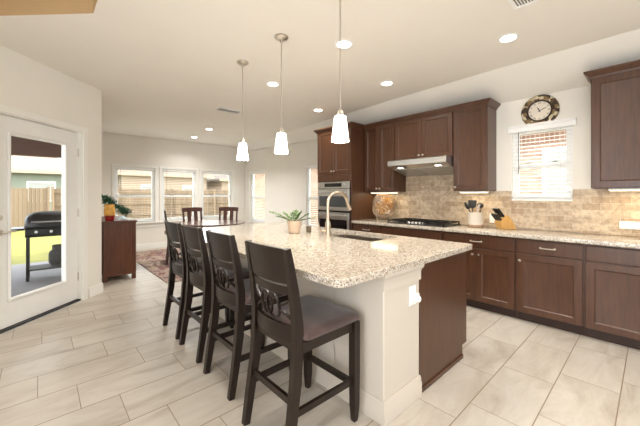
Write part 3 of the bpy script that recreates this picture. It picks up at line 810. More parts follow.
# under-cabinet strip lights
def strip(label, y0, y1, z):
    root = thing('under_cabinet_light', label, 'light', (4.12, (y0+y1)/2, z-0.022), 0, 'under-cabinet lights')
    MB().box(4.07, 4.17, y0, y1, z-0.02, z-0.002, 0.003).build('housing', M['vinyl'], root)
    MB().box(4.08, 4.16, y0+0.01, y1-0.01, z-0.026, z-0.0205).build('lens', M['strip'], root)
    ld = bpy.data.lights.new('strip_lamp', 'AREA'); ld.shape = 'RECTANGLE'; ld.size = 0.08; ld.size_y = y1-y0; ld.energy = STRIP_W*(y1-y0)/0.35; ld.color = (1, 0.80, 0.50)
    lo = bpy.data.objects.new('strip_lamp', ld); COL.objects.link(lo); lo.parent = root; lo.location = (0, 0, -0.008)
strip('warm light strip under the wall cabinet beside the decorative plate', 2.72, 3.20, 1.372)
strip('warm light strip under the tall cabinet above the cream crock', 1.40, 1.73, 1.372)
strip('warm light strip under the large cabinet at the right edge', -0.35, 0.30, 1.385)

# things on the wall counter
ZT = 0.915
pl = thing('decorative_plate', 'large marbled brown and gold plate propped in the counter corner', 'plate', (4.13, 2.965, ZT))
tilt = Matrix.Translation((4.14, 2.97, ZT+0.225)) @ Matrix.Rotation(R(25), 4, 'Z') @ Matrix.Rotation(R(-78), 4, 'Y')
def sq(r, k, n=36, p=3.2):
    a = 2*math.pi*k/n; c_, s_ = math.cos(a), math.sin(a)
    q = (abs(c_)**p+abs(s_)**p)**(-1/p); return (r*q*c_, r*q*s_)
def sqrings(mb, prof): mb.loops([[(*sq(r, k), h) for k in range(36)] for r, h in prof])
mb = MB(tilt); sqrings(mb, [(0.001, 0.008), (0.06, 0.008), (0.12, 0.016), (0.183, 0.036), (0.187, 0.033), (0.12, 0.010), (0.06, 0.003), (0.001, 0.003)]); mb.build('rim', M['platerim'], pl)
mb = MB(tilt); mb.lathe([(0.001, 0.0115), (0.06, 0.012), (0.118, 0.0195), (0.148, 0.0285), (0.146, 0.0305), (0.115, 0.0215), (0.06, 0.0145), (0.001, 0.0145)], (0, 0, 0), 28); mb.build('center', M['plate'], pl)
st = thing('plate_stand', 'dark wire easel holding the marbled plate', 'plate stand', (4.13, 2.95, ZT))
mb = MB()
rotp = Matrix.Translation((4.13, 2.965, ZT)) @ Matrix.Rotation(R(25), 4, 'Z')
mb.M = rotp
for s in (-0.07, 0.07): mb.tube([(-0.10, s, 0.05), (-0.095, s, 0.012), (-0.06, s, 0.006), (0.02, s, 0.03), (0.065, s, 0.2)], 0.004, 6)
mb.tube([(-0.06, -0.07, 0.006), (-0.06, 0.07, 0.006)], 0.004, 6); mb.build('wire_frame', M['clockdark'], st)

KS = 1.1
cr = thing('utensil_crock', 'cream stoneware crock full of cooking utensils on the wall counter', 'crock', (4.10, 1.54, ZT))
c0 = (4.10, 1.54, ZT)
mb = MB(); mb.lathe([(0.083, 0.0), (0.088, 0.006), (0.089, 0.03)], c0, 28, cap1=False); mb.build('foot_band', M['crockbase'], cr)
mb = MB(); mb.lathe([(0.089, 0.0305), (0.089, 0.170), (0.092, 0.175), (0.092, 0.184), (0.083, 0.184), (0.081, 0.04), (0.0, 0.038)], c0, 28, cap0=False); mb.build('body', M['crock'], cr)
def utensil(name, label, cat, dx, dy, lean, head, mat, L=0.26):
    b = Vector((4.10+dx*0.3, 1.54+dy*0.3, ZT+0.045)); d = Vector((lean[0], lean[1], 1)).normalized(); e = b+d*L
    root = thing(name, label, cat, b)
    MB().tube([b, b+d*L*0.6, e], [0.006, 0.006, 0.007], 8).build('handle', mat, root)
    q = d.to_track_quat('Z', 'X').to_matrix().to_4x4(); q.translation = e
    mb = MB(q)
    if head == 'spoon': mb.ellipsoid((0, 0, 0.035), 0.028, 0.042, 0.055)
    elif head == 'turner': mb.loops([[(-0.003, -w, z), (0.003, -w, z), (0.003, w, z), (-0.003, w, z)] for z, w in ((-0.01, 0.014), (0.01, 0.044), (0.085, 0.052), (0.095, 0.046))])
    elif head == 'ladle': mb.ellipsoid((0.02, 0, 0.03), 0.042, 0.042, 0.036)
    else: mb.loops([[(-0.004, -w, z), (0.004, -w, z), (0.004, w, z), (-0.004, w, z)] for z, w in ((-0.01, 0.01), (0.015, 0.024), (0.07, 0.026), (0.08, 0.018))])
    mb.build('head', mat, root)
utensil('cooking_spoon', 'black spoon leaning left out of the cream crock', 'spoon', -0.1, -0.05, (-0.12, 0.42), 'spoon', M['blackplastic'], 0.21)
utensil('slotted_turner', 'black wide turner standing in the middle of the cream crock', 'spatula', 0.05, 0.16, (0.12, 0.02), 'turner', M['blackplastic'], 0.20)
utensil('soup_ladle', 'black ladle at the rear of the cream crock', 'ladle', 0.12, 0.0, (0.12, -0.26), 'ladle', M['blackplastic'], 0.20)
utensil('pale_spatula', 'pale grey spatula leaning right out of the cream crock', 'spatula', -0.05, 0.05, (-0.03, -0.30), 'spat', M['greyplastic'], 0.17)

kb = thing('knife_block', 'slanted blond wood knife block beside the cream crock', 'knife block', (4.10, 1.22, ZT))
KM = Matrix.Translation((4.11, 1.21, ZT+0.001)) @ Matrix.Rotation(R(58), 4, 'Z')
mb = MB(KM); mb.prism([(-0.12, 0.0), (0.06, 0.0), (0.10, 0.085), (0.02, 0.165), (-0.03, 0.14)], 'x', -0.05, 0.05); mb.build('block', M['blockwood'], kb)
kd = (KM.to_3x3() @ Vector((0, 0.55, 0.66))).normalized(); kx = KM.to_3x3() @ Vector((1, 0, 0))
KL = {0: 'black-handled kitchen knife in the upper row of the blond knife block', 1: 'black-handled steak knife in the lower row of the blond knife block'}
for r_ in range(2):
    for k in range(4):
        f = 0.25+0.5*r_
        p = KM @ Vector((-0.036+0.024*k, 0.02+0.08*f, 0.165-0.08*f))
        root = thing('kitchen_knife', KL[r_], 'knife', p, 0, 'knives in the upper row' if r_ == 0 else 'knives in the lower row')
        L = 0.13 if r_ == 0 else 0.10
        MB().tube([p+kd*0.004, p+kd*0.03, p+kd*(L-0.02), p+kd*L], 0, up=kx, rect=[(0.009, 0.009), (0.0105, 0.009), (0.012, 0.0095), (0.009, 0.008)]).build('handle', M['blackplastic'], root)
        MB().tube([p-kd*0.0+kd*0.001, p+kd*0.0045], 0, up=kx, rect=(0.009, 0.006)).build('bolster', M['steel'], root)

def outlet(label, fr, u, v, w, h, gangs, n=0.0, name='outlet_plate'):
    root = thing(name, label, 'outlet', fr @ Vector((u, v, n)))
    mb = MB(fr); mb.nested(u-w/2, u+w/2, v-h/2, v+h/2, [(0, n), (0, n+0.003), (0.004, n+0.006)]); mb.build('cover', M['vinyl'], root)
    for g_ in range(gangs):
        mb = MB(fr); cu = u + (g_-(gangs-1)/2)*0.046
        mb.box(cu-0.016, cu+0.016, v-0.033, v+0.033, n+0.006, n+0.008, 0.001); mb.build('socket', M['trim'], root)
    return root
FW = frame((XW-0.012, 0, 0), (0, -1, 0))
outlet('wide white outlet plate on the backsplash at the right edge', FW, -0.13, 1.02, 0.21, 0.075, 4)
outlet('small white outlet plate on the backsplash between crock and knife block', FW, -1.40, 1.02, 0.075, 0.115, 1)

# clock
ckp = thing('wall_clock', 'round wall clock with mottled rim above the kitchen window', 'clock', (XW-0.002, 0.90, 2.30))
FC = frame((XW-0.002, 0.90, 2.30), (0, -1, 0))
mb = MB(FC); mb.lathe([(0.185, 0.0), (0.187, 0.012), (0.175, 0.026), (0.15, 0.03), (0.125, 0.026), (0.122, 0.01), (0.122, 0.0)], (0, 0, 0), 48, cap0=False, cap1=False); mb.build('rim', M['mosaic'], ckp)
mb = MB(FC); mb.lathe([(0.125, 0.022), (0.125, 0.034), (0.118, 0.038), (0.11, 0.034), (0.108, 0.018)], (0, 0, 0), 48, cap0=False, cap1=False); mb.build('bezel', M['clockdark'], ckp)
mb = MB(FC); mb.lathe([(0.112, 0.004), (0.112, 0.018), (0, 0.0181)], (0, 0, 0), 48); mb.build('face', M['clockface'], ckp)
def hand(nm, ang, L, w):
    mb = MB(FC @ Matrix.Rotation(-ang, 4, 'Z')); mb.loops([[(-w, -0.015, h_), (w, -0.015, h_), (w*1.3, L*0.6, h_), (0.001, L, h_), (-w*1.3, L*0.6, h_)] for h_ in (0.021, 0.0225)]); mb.build(nm, M['clockdark'], ckp)
hand('hour_hand', R(335), 0.055, 0.004); hand('minute_hand', R(66), 0.088, 0.003)
mb = MB(FC); mb.lathe([(0.007, 0.019), (0.007, 0.025), (0, 0.026)], (0, 0, 0), 12); mb.build('hub', M['clockdark'], ckp)
for i, tx in enumerate(['XII', 'I', 'II', 'III', 'IV', 'V', 'VI', 'VII', 'VIII', 'IX', 'X', 'XI']):
    cu = bpy.data.curves.new('numeral', 'FONT'); cu.body = tx; cu.size = 0.026; cu.align_x = 'CENTER'; cu.align_y = 'CENTER'; cu.extrude = 0.0004
    tmp = bpy.data.objects.new('numeral_source', cu); COL.objects.link(tmp)
    dg = bpy.context.evaluated_depsgraph_get(); me = bpy.data.meshes.new_from_object(tmp.evaluated_get(dg))
    bpy.data.objects.remove(tmp)
    a = R(30*i)
    me.transform(Matrix.Translation(-ckp.location) @ FC @ Matrix.Translation((0.090*math.sin(a), 0.090*math.cos(a), 0.0188)) @ Matrix.Rotation(-a, 4, 'Z'))
    me.materials.clear(); me.materials.append(M['clockdark'])
    o = bpy.data.objects.new('numeral', me); COL.objects.link(o); o.parent = ckp

# ------------------------------------------------------------------ island
IX0, IX1, IY0, IY1 = 1.045, 2.655, 1.005, 3.80
KX = 1.46; CX = 1.86; EY = 1.05        # knee wall face, cabinet start, end face
isl = thing('kitchen_island', 'kitchen island with cream knee wall, square corner column and dark cabinet end panel', 'island', (1.9, 2.4, 0))
mb = MB(); mb.box(KX, CX-0.005, EY, EY+0.40, 0.001, 0.872, 0.006); mb.build('column', M['knee'], isl)
mb = MB(); mb.box(KX+0.001, KX+0.14, EY+0.40, IY1-0.12, 0.001, 0.872); mb.build('knee_wall', M['knee'], isl)
# capital round the column
cap = [(0.0, 0.0), (0.012, 0.0), (0.012, 0.055), (0.018, 0.07), (0.034, 0.085), (0.036, 0.105), (0.0, 0.105)]
def wrap(path, prof, z, name, mat):
    P = [Vector(p) for p in path]; rings = []
    for i in range(len(P)):
        d1 = (P[i]-P[i-1]).normalized() if i > 0 else (P[1]-P[0]).normalized()
        d2 = (P[i+1]-P[i]).normalized() if i < len(P)-1 else d1
        n1 = Vector((d1.y, -d1.x)); n2 = Vector((d2.y, -d2.x)); m_ = n1+n2; m_ = m_/m_.dot(n1)
        rings.append([(P[i].x+m_.x*o_, P[i].y+m_.y*o_, z+h_) for o_, h_ in prof])
    mb = MB(); mb.loops(rings); return mb.build(name, mat, isl)
wrap([(KX-0.001, EY+0.40), (KX-0.001, EY-0.001), (CX-0.006, EY-0.001)], cap, 0.766, 'capital', M['knee'])
bb = [(0.0, 0.0), (0.018, 0.0), (0.018, 0.085), (0.013, 0.095), (0.013, 0.112), (0.006, 0.128), (0.0, 0.128)]
wrap([(KX-0.001, IY1-0.12), (KX-0.001, EY-0.001), (CX-0.006, EY-0.001)], bb, 0.002, 'baseboard', M['knee'])
mb = MB(); mb.box(CX, 2.02, EY+0.02, IY1-0.12, 0.10, 0.872); mb.box(2.02, 2.59, EY+0.02, 1.62, 0.10, 0.872); mb.box(2.02, 2.59, 2.43, IY1-0.12, 0.10, 0.872)
mb.box(2.575, 2.59, 1.62, 2.43, 0.10, 0.872); mb.box(2.02, 2.575, 1.62, 2.43, 0.10, 0.12)
mb.build('cabinet_body', M['cab'], isl)
mb = MB(); mb.prism([(CX, 0.035), (2.53, 0.035), (2.53, 0.105), (2.61, 0.105), (2.61, 0.872), (CX, 0.872)], 'y', EY+0.001, EY+0.019); mb.build('end_panel', M['cab'], isl)
mb = MB(); mb.box(CX, 2.53, EY-0.009, EY+0.012, 0.002, 0.033, 0.004); mb.build('shoe_molding', M['cab'], isl)
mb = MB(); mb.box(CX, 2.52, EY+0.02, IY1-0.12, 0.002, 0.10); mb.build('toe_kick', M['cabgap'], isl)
FI = frame((2.59, 0, 0), (0, 1, 0))
for a, b in ((1.08, 1.60), (1.61, 2.02), (2.03, 2.44), (2.45, 3.05), (3.06, 3.66)):
    d = shaker(isl, FI, a+0.004, b-0.004, 0.105, 0.70, 0.02); knob(d, FI, b-0.035, 0.64, 0.02)
    if not (1.6 < a < 2.4):
        d = drawer_front(isl, FI, a+0.004, b-0.004, 0.712, 0.86, 0.02); pull(d, FI, (a+b)/2, 0.79, 0.02)
    else: drawer_front(isl, FI, a+0.004, b-0.004, 0.712, 0.86, 0.02, 'false_front')
# countertop with sink cut-out
SX0, SX1, SY0, SY1 = 2.13, 2.56, 1.66, 2.37
mb = MB()
def rrect(x0, x1, y0, y1, r, n=5, which=(1, 1, 1, 1)):
    pts = []
    for (cx, cy, a0), on in zip(((x0+r, y0+r, 180), (x1-r, y0+r, 270), (x1-r, y1-r, 0), (x0+r, y1-r, 90)), which):
        if on:
            for k in range(n+1): a = R(a0+90*k/n); pts.append((cx+r*math.cos(a), cy+r*math.sin(a)))
        else: pts.append((cx - r if a0 in (180, 90) else cx + r, cy - r if a0 in (180, 270) else cy + r))
    return pts
oute = rrect(IX0, IX1, IY0, IY1, 0.05); inn = rrect(SX0, SX1, SY0, SY1, 0.03)
def island_top(mb):
    tops = []
    for z, ins in ((0.914, 0.004), (0.874, 0.0)):
        o_ = [mb.v((x, y, z)) for x, y in (rrect(IX0+ins, IX1-ins, IY0+ins, IY1-ins, 0.05-ins))]; i_ = [mb.v((x, y, z)) for x, y in inn]
        es = [mb.bm.edges.new((l[k], l[(k+1) % len(l)])) for l in (o_, i_) for k in range(len(l))]
        bmesh.ops.triangle_fill(mb.bm, use_beauty=True, use_dissolve=False, edges=es)
        tops.append((o_, i_))
    mid = [mb.v((x, y, 0.910)) for x, y in oute]
    n = len(oute)
    for k in range(n):
        j = (k+1) % n
        mb.face([tops[0][0][k], tops[0][0][j], mid[j], mid[k]]); mb.face([mid[k], mid[j], tops[1][0][j], tops[1][0][k]])
    n = len(inn)
    for k in range(n):
        j = (k+1) % n; mb.face([tops[0][1][k], tops[1][1][k], tops[1][1][j], tops[0][1][j]])
island_top(mb)
tag(mb.build('island_countertop', M['granite'], sharp=25), 'large speckled granite slab with rounded corners on the kitchen island', 'countertop')
# sink
M['sink'] = plain('sink_steel', sr(150, 140, 128), 0.3, 0.9, var=0.06)
sk = thing('kitchen_sink', 'undermount basin sink sunk in the island countertop', 'sink', ((SX0+SX1)/2, (SY0+SY1)/2, 0.68))
mb = MB(); mb.loops([[(x, y, z) for x, y in rrect(SX0+i, SX1-i, SY0+i, SY1-i, 0.03)] for i, z in ((-0.02, 0.8735), (0.003, 0.8735), (0.006, 0.70), (0.03, 0.685))], True, False, True)
mb.build('basin', M['sink'], sk)
mb = MB(); mb.lathe([(0.045, 0.0), (0.045, 0.003), (0.03, 0.002), (0, 0.002)], ((SX0+SX1)/2, (SY0+SY1)/2, 0.6855), 20); mb.build('drain', M['nickel'], sk)
# faucet
fx, fy = 2.055, 2.13
fc = thing('kitchen_faucet', 'champagne metal gooseneck faucet behind the island sink', 'faucet', (fx, fy, 0.915))
mb = MB(); mb.lathe([(0.034, 0.0), (0.034, 0.006), (0.029, 0.012), (0.027, 0.05), (0.025, 0.075), (0.029, 0.10), (0.027, 0.135), (0.017, 0.165), (0.0155, 0.18)], (fx, fy, 0.915), 22); mb.build('body', M['champagne'], fc)
arc = [(fx, fy, 1.09), (fx, fy, 1.24)]
for k in range(1, 11):
    a = math.pi*k/10*0.93; arc.append((fx+0.115*(1-math.cos(a)), fy-0.02*(1-math.cos(a)), 1.24+0.105*math.sin(a)))
mb = MB(); mb.tube(arc, 0.0145, 12); mb.build('spout', M['champagne'], fc)
e = Vector(arc[-1]); dd = (Vector(arc[-1])-Vector(arc[-2])).normalized()
mb = MB(); mb.tube([e-dd*0.01, e+dd*0.02, e+dd*0.06, e+dd*0.10, e+dd*0.105], [0.0145, 0.016, 0.018, 0.021, 0.016], 12); mb.build('spray_head', M['champagne'], fc)
mb = MB(); mb.tube([(fx-0.022, fy+0.012, 0.97), (fx-0.06, fy+0.032, 0.975)], [0.014, 0.013], 10); mb.tube([(fx-0.055, fy+0.03, 0.975), (fx-0.075, fy+0.04, 1.0), (fx-0.085, fy+0.047, 1.06)], [0.009, 0.007, 0.006], 8); mb.build('lever', M['champagne'], fc)
# outlet and night-light plug on the column
FE = frame((0, EY-0.001, 0), (1, 0, 0))
outlet('white outlet plate near the top of the island column', FE, 1.765, 0.675, 0.075, 0.12, 1, 0.0)
nl = thing('plug_in_light', 'white plug-in night light in the island column outlet', 'night light', (1.785, EY-0.01, 0.655))
mb = MB(FE); mb.box(1.762, 1.808, 0.635, 0.69, 0.0085, 0.03, 0.006, 2); mb.build('body', M['vinyl'], nl)
mb = MB(FE); mb.ellipsoid((1.785, 0.655, 0.035), 0.018, 0.022, 0.014); mb.build('lens', M['trim'], nl)

# plant on the island
px_, py_ = 2.01, 2.60
pp = thing('potted_plant', 'leafy green plant in a beige pot on the island', 'plant', (px_, py_, 0.915))
mb = MB(); mb.lathe([(0.056, 0.0), (0.06, 0.004), (0.078, 0.12), (0.08, 0.13), (0.072, 0.13), (0.068, 0.11), (0, 0.11)], (px_, py_, 0.915), 28); mb.build('pot', M['pot'], pp)
mb = MB(); mb.lathe([(0.067, 0), (0.05, 0.006), (0, 0.008)], (px_, py_, 1.026), 20); mb.build('soil', M['soil'], pp)
stems = MB(); leaves = MB()
def leaf(mb, p, d, up, L, w):
    d = d.normalized(); s_ = d.cross(up)
    if s_.length < 1e-3: s_ = d.orthogonal()
    s_.normalize(); n_ = s_.cross(d)
    A = [mb.v(p), mb.v(p+d*L*0.45+s_*w-n_*0.004), mb.v(p+d*L*0.5+n_*0.004), mb.v(p+d*L*0.45-s_*w-n_*0.004), mb.v(p+d*L-n_*0.008)]
    mb.face([A[0], A[1], A[2]]); mb.face([A[0], A[2], A[3]]); mb.face([A[1], A[4], A[2]]); mb.face([A[2], A[4], A[3]])
dirs = [(-0.80, 0.62, 0.72, 0.27), (-0.62, 0.56, 0.5, 0.18), (-0.3, 0.55, 0.75, 0.15), (0.75, -0.60, 0.42, 0.2), (0.55, -0.52, 0.7, 0.16), (0.2, -0.3, 0.8, 0.14), (-0.35, -0.3, 0.8, 0.13), (0.35, 0.3, 0.9, 0.15)]
for dx, dy, dz, L in dirs:
    d = Vector((dx, dy, dz)).normalized(); p0 = Vector((px_+dx*0.02, py_+dy*0.02, 1.028))
    side = d.cross(Vector((0, 0, 1))).normalized()
    pts = [p0 + d*L*t_ - Vector((0, 0, 0.10*L*t_*t_*2)) for t_ in (0, 0.25, 0.5, 0.75, 1.0)]
    stems.tube(pts, [0.004, 0.0035, 0.003, 0.0025, 0.0015], 5)
    nl_ = 7
    for k in range(nl_):
        t_ = 0.25+0.75*k/(nl_-1); p = p0 + d*L*t_ - Vector((0, 0, 0.20*L*t_*t_))
        for s_ in (-1, 1): leaf(leaves, p, d*0.6+side*s_*0.8+Vector((0, 0, random.uniform(-0.1, 0.3))), Vector((0, 0, 1)), random.uniform(0.036, 0.05), 0.014)
    leaf(leaves, pts[-1], d, Vector((0, 0, 1)), 0.045, 0.011)
stems.build('stems', M['stem'], pp); leaves.build('leaves', M['leaf'], pp, recalc=False)
mb = MB(); mb.lathe([(0.024, 0.0), (0.027, 0.004), (0.027, 0.062), (0.023, 0.062), (0.022, 0.01), (0, 0.009)], (2.17, 2.55, 0.915), 18)
tag(mb.build('small_cup', M['cup']), 'small taupe cup between the potted plant and the faucet', 'cup')

# ------------------------------------------------------------------ bar stools
def make_stool():
    root = thing('bar_stool', 'dark wooden counter stool with mauve seat, nearest the camera', 'bar stool', (0, 0, 0), 0, 'bar stools along the island')
    W_ = M['stool']
    px_z = [(0.0, -0.26), (0.18, -0.232), (0.38, -0.202), (0.56, -0.188), (0.68, -0.190), (0.85, -0.212), (1.0, -0.240), (1.056, -0.252)]
    def px(z):
        for (a, xa_), (b, xb_) in zip(px_z, px_z[1:]):
            if z <= b: return xa_ + (xb_-xa_)*(z-a)/(b-a)
        return px_z[-1][1]
    for s in (-1, 1):
        mb = MB(); mb.tube([(x, s*(0.197 if z < 0.3 else 0.192 if z < 0.8 else 0.188), z) for z, x in px_z], 0, up=(1, 0, 0), rect=[(0.017, 0.019), (0.019, 0.022), (0.019, 0.026), (0.019, 0.027), (0.019, 0.025), (0.018, 0.021), (0.016, 0.017), (0.014, 0.014)])
        mb.build('leg', W_, root, False)
        mb = MB(); mb.tube([(0.22, s*0.211, z) for z in (0.0, 0.02, 0.10, 0.30, 0.583)], 0, up=(1, 0, 0), rect=[(0.013, 0.013), (0.016, 0.016), (0.021, 0.021), (0.023, 0.023), (0.023, 0.023)])
        mb.build('leg', W_, root, False)
    # apron
    mb = MB()
    mb.box(-0.17, 0.198, -0.216, -0.195, 0.528, 0.582, 0.002); mb.box(-0.17, 0.198, 0.195, 0.216, 0.528, 0.582, 0.002)
    mb.box(0.22-0.01, 0.22+0.012, -0.182, 0.182, 0.528, 0.582, 0.002); mb.box(-0.2, -0.175, -0.173, 0.173, 0.528, 0.582, 0.002)
    mb.build('seat_frame', W_, root, False)
    # cushion
    mb = MB(); rr = []
    def cush(i, z): return [(x, y, z) for x, y in rrect(-0.168+i, 0.254-i, -0.233+i, 0.233-i, 0.035)]
    mb.loops([cush(0.012, 0.584), cush(0.0, 0.592), cush(-0.002, 0.605), cush(0.002, 0.618), cush(0.014, 0.630), cush(0.04, 0.638), cush(0.10, 0.641)])
    mb.build('seat', M['seat'], root, False)
    # stretchers
    for s in (-1, 1): MB().tube([(px(0.235)+0.02, s*0.197, 0.235), (0.203, s*0.205, 0.235)], 0, rect=(0.010, 0.017)).build('stretcher', W_, root, False)
    MB().tube([(0.22, -0.186, 0.215), (0.22, 0.186, 0.215)], 0, rect=(0.010, 0.018)).build('stretcher', W_, root, False)
    MB().tube([(px(0.29), -0.178, 0.29), (px(0.29), 0.178, 0.29)], 0, rect=(0.010, 0.017)).build('stretcher', W_, root, False)
    # back rails (bowed)
    w = 0.181
    def bow(y): return -0.030*(1-(y/w)**2)
    def rail(nm, z0, z1, th, crest=0.0):
        mb = MB(); mb.slab(lambda u, v: (px(z0+(z1-z0)*v)+bow(-w+2*w*u)+th/2, -w+2*w*u, z0+(z1-z0)*v + (crest*(1-(2*u-1)**2) if v > 0.99 else 0)), 10, 3, (-th, 0, 0))
        mb.build(nm, W_, root, False)
    rail('top_rail', 0.874, 1.054, 0.020, 0.006)
    rail('back_rail', 0.818, 0.862, 0.020)
    rail('lower_rail', 0.575, 0.657, 0.020)
    # lattice of two interlaced rings with curved arms
    for c_ in (-0.036, 0.036):
        mb = MB(); pts = []
        for k in range(25):
            a = 2*math.pi*k/24; y = c_+0.052*math.cos(a); z = 0.737+0.064*math.sin(a)
            pts.append((px(z)+bow(y)+(0.004 if c_ > 0 else -0.004), y, z))
        mb.tube(pts, 0, up=(1, 0, 0), rect=(0.0065, 0.0062), cap=False); mb.build('splat_ring', W_, root, False)
    for s in (-1, 1):
        for t_ in (-1, 1):
            pts = []
            for k in range(7):
                f = k/6; y = s*(0.18-0.097*f); z = 0.737+t_*(0.066-0.052*math.sin(f*math.pi/2))
                pts.append((px(z)+bow(y), y, z))
            MB().tube(pts, 0, up=(1, 0, 0), rect=(0.0065, 0.0065)).build('splat_arm', W_, root, False)
    return root
s0 = make_stool()
s0.location = (1.138, 1.395, 0.001)
for (x, y), lb in zip(((1.172, 2.045), (1.185, 2.62), (1.196, 3.15)),
    ('dark wooden counter stool with mauve seat, second from the camera', 'dark wooden counter stool at the island, third from the camera', 'dark wooden counter stool at the far end of the row, nearest the rug')):
    copy_tree(s0, (x, y, 0.001), 0, lb)

# ------------------------------------------------------------------ dining corner
mb = MB(); mb.box(1.40, 4.1, 4.90, 8.05, 0.001, 0.012, 0.004)
tag(mb.build('area_rug', M['rug']), 'faded mauve and cream abstract rug under the dining table', 'rug')
tc = Vector((2.62, 6.10, 0.013))
dt = thing('dining_table', 'round dark wood dining table with glossy top near the back windows', 'table', tc)
mb = MB(); mb.lathe([(0.60, 0.712), (0.64, 0.722), (0.65, 0.74), (0.645, 0.748), (0, 0.7485)], tc, 48); mb.build('tabletop', M['dinetop'], dt)
mb = MB(); mb.lathe([(0.16, 0.06), (0.09, 0.12), (0.06, 0.2), (0.08, 0.34), (0.06, 0.45), (0.07, 0.62), (0.2, 0.69), (0.42, 0.711)], tc, 24); mb.build('pedestal', M['dine'], dt)
for k in range(4):
    a = R(45+90*k); d = Vector((math.cos(a), math.sin(a), 0))
    MB().tube([tc+d*0.1+Vector((0, 0, 0.14)), tc+d*0.25+Vector((0, 0, 0.10)), tc+d*0.42+Vector((0, 0, 0.025))], 0, up=(0, 0, 1), rect=[(0.03, 0.05), (0.028, 0.035), (0.025, 0.022)]).build('foot', M['dine'], dt)
def make_chair():
    root = thing('dining_chair', '', 'chair', (0, 0, 0), 0, 'dining chairs round the table'); W_ = M['dine']
    def bx(z): return -0.20 if z < 0.46 else -0.20-0.07*(z-0.46)/0.54
    for s in (-1, 1):
        MB().tube([(-0.235, s*0.2, 0), (-0.2, s*0.2, 0.3), (-0.2, s*0.2, 0.46), (-0.27, s*0.2, 1.0)], 0, up=(1, 0, 0), rect=[(0.015, 0.016), (0.018, 0.02), (0.018, 0.02), (0.015, 0.015)]).build('leg', W_, root, False)
        MB().tube([(0.2, s*0.2, 0), (0.2, s*0.2, 0.44)], 0, up=(1, 0, 0), rect=[(0.016, 0.016), (0.02, 0.02)]).build('leg', W_, root, False)
    mb = MB(); mb.box(-0.2, 0.225, -0.18, 0.18, 0.40, 0.445); mb.build('seat_frame', W_, root, False)
    mb = MB(); mb.box(-0.175, 0.235, -0.225, 0.225, 0.446, 0.49, 0.014, 3); mb.build('seat', M['seat'], root, False)
    def rail(nm, y0, y1, z0, z1, arch=0.0):
        mb = MB(); mb.slab(lambda u, v: (bx(z0+(z1-z0)*v)+0.011, y0+(y1-y0)*u, z0+(z1-z0)*v+(arch*(1-(2*u-1)**2) if v > 0.99 else 0)), 6, 2, (-0.02, 0, 0)); mb.build(nm, W_, root, False)
    rail('top_rail', -0.23, 0.23, 0.925, 1.01, 0.012); rail('lower_rail', -0.184, 0.184, 0.56, 0.60)
    for y in (-0.075, 0.075): rail('slat', y-0.04, y+0.04, 0.6005, 0.9245)
    return root
ch = make_chair()
spots = [((3.12, 6.62), 'dark slat-back dining chair on the right, below the window near the corner'),
         ((2.58, 6.85), 'dark slat-back dining chair facing the room below the middle back window'),
         ((2.06, 6.38), 'dark dining chair seen edge-on at the left side of the table')]
for i, ((x, y), lb) in enumerate(spots):
    rz = math.atan2(tc.y-y, tc.x-x)
    if i == 0: o = ch; o.location = (x, y, 0.017); o.rotation_euler = (0, 0, rz); o['label'] = lb
    else: copy_tree(ch, (x, y, 0.017), rz if i == 1 else rz+R(12), lb)

# sideboard against the nook wall, seen end-on
sbx0, sbx1, sby0, sby1 = 0.70, 1.13, 5.56, 6.95
sb = thing('sideboard', 'reddish brown wooden sideboard seen end-on beside the door wall', 'sideboard', ((sbx0+sbx1)/2, (sby0+sby1)/2, 0))
MB().box(sbx0-0.015, sbx1+0.015, sby0-0.015, sby1+0.015, 0.888, 0.918, 0.005).build('top', M['sideb'], sb)
MB().box(sbx0+0.012, sbx1-0.01, sby0+0.012, sby1-0.012, 0.085, 0.887).build('body', M['sideb'], sb)
for x in (sbx0, sbx1-0.055):
    for y in (sby0, sby1-0.055): MB().box(x, x+0.055, y, y+0.055, 0.001, 0.887, 0.003).build('leg', M['sideb'], sb)
MB().box(sbx0+0.056, sbx1-0.056, sby0+0.002, sby0+0.0115, 0.08, 0.13).build('end_rail', M['sideb'], sb)
FSB = frame((sbx1-0.009, 0, 0), (0, 1, 0))
for a, b in ((sby0+0.06, 6.25), (6.26, sby1-0.06)):
    mb = MB(FSB); mb.nested(a, b, 0.14, 0.87, [(0, 0), (0, 0.016), (0.06, 0.016), (0.07, 0.008)]); d = mb.build('door', M['sideb'], sb); knob(d, FSB, (b-0.04) if a < 6 else (a+0.04), 0.55, 0.016)
uz = 0.919; uc = (0.80, 5.70, uz)
ur = thing('ceramic_urn', 'amber and red glazed urn on the sideboard', 'urn', uc)
mb = MB(); mb.lathe([(0.05, 0.0), (0.056, 0.006), (0.066, 0.05), (0.07, 0.085)], uc, 24, cap1=False); mb.build('red_base', M['urnbase'], ur)
mb = MB(); mb.lathe([(0.07, 0.0852), (0.075, 0.13), (0.074, 0.18), (0.066, 0.22), (0.06, 0.24), (0.07, 0.255), (0.062, 0.255), (0.052, 0.235), (0, 0.23)], uc, 24, cap0=False); mb.build('body', M['urntop'], ur)
gl = thing('green_garland', 'trailing green garland spilling from behind the glazed urn over the sideboard', 'garland', (0.92, 5.9, uz))
lv = MB(); stb = MB(); path = []
for k in range(13):
    f = k/12; path.append(Vector((0.75+0.36*f, 5.96+0.10*f, uz+0.33-0.04*math.sin(f*3)-0.24*f**1.3)))
stb.tube(path, 0.006, 6); stb.tube([Vector((0.75, 5.96, uz+0.33)), Vector((0.79, 5.97, uz+0.15)), Vector((0.80, 5.97, uz+0.001))], 0.006, 6)
stb.tube([path[-1], Vector((1.08, 6.07, uz+0.007))], 0.005, 6)
stb.build('stem', M['stem'], gl)
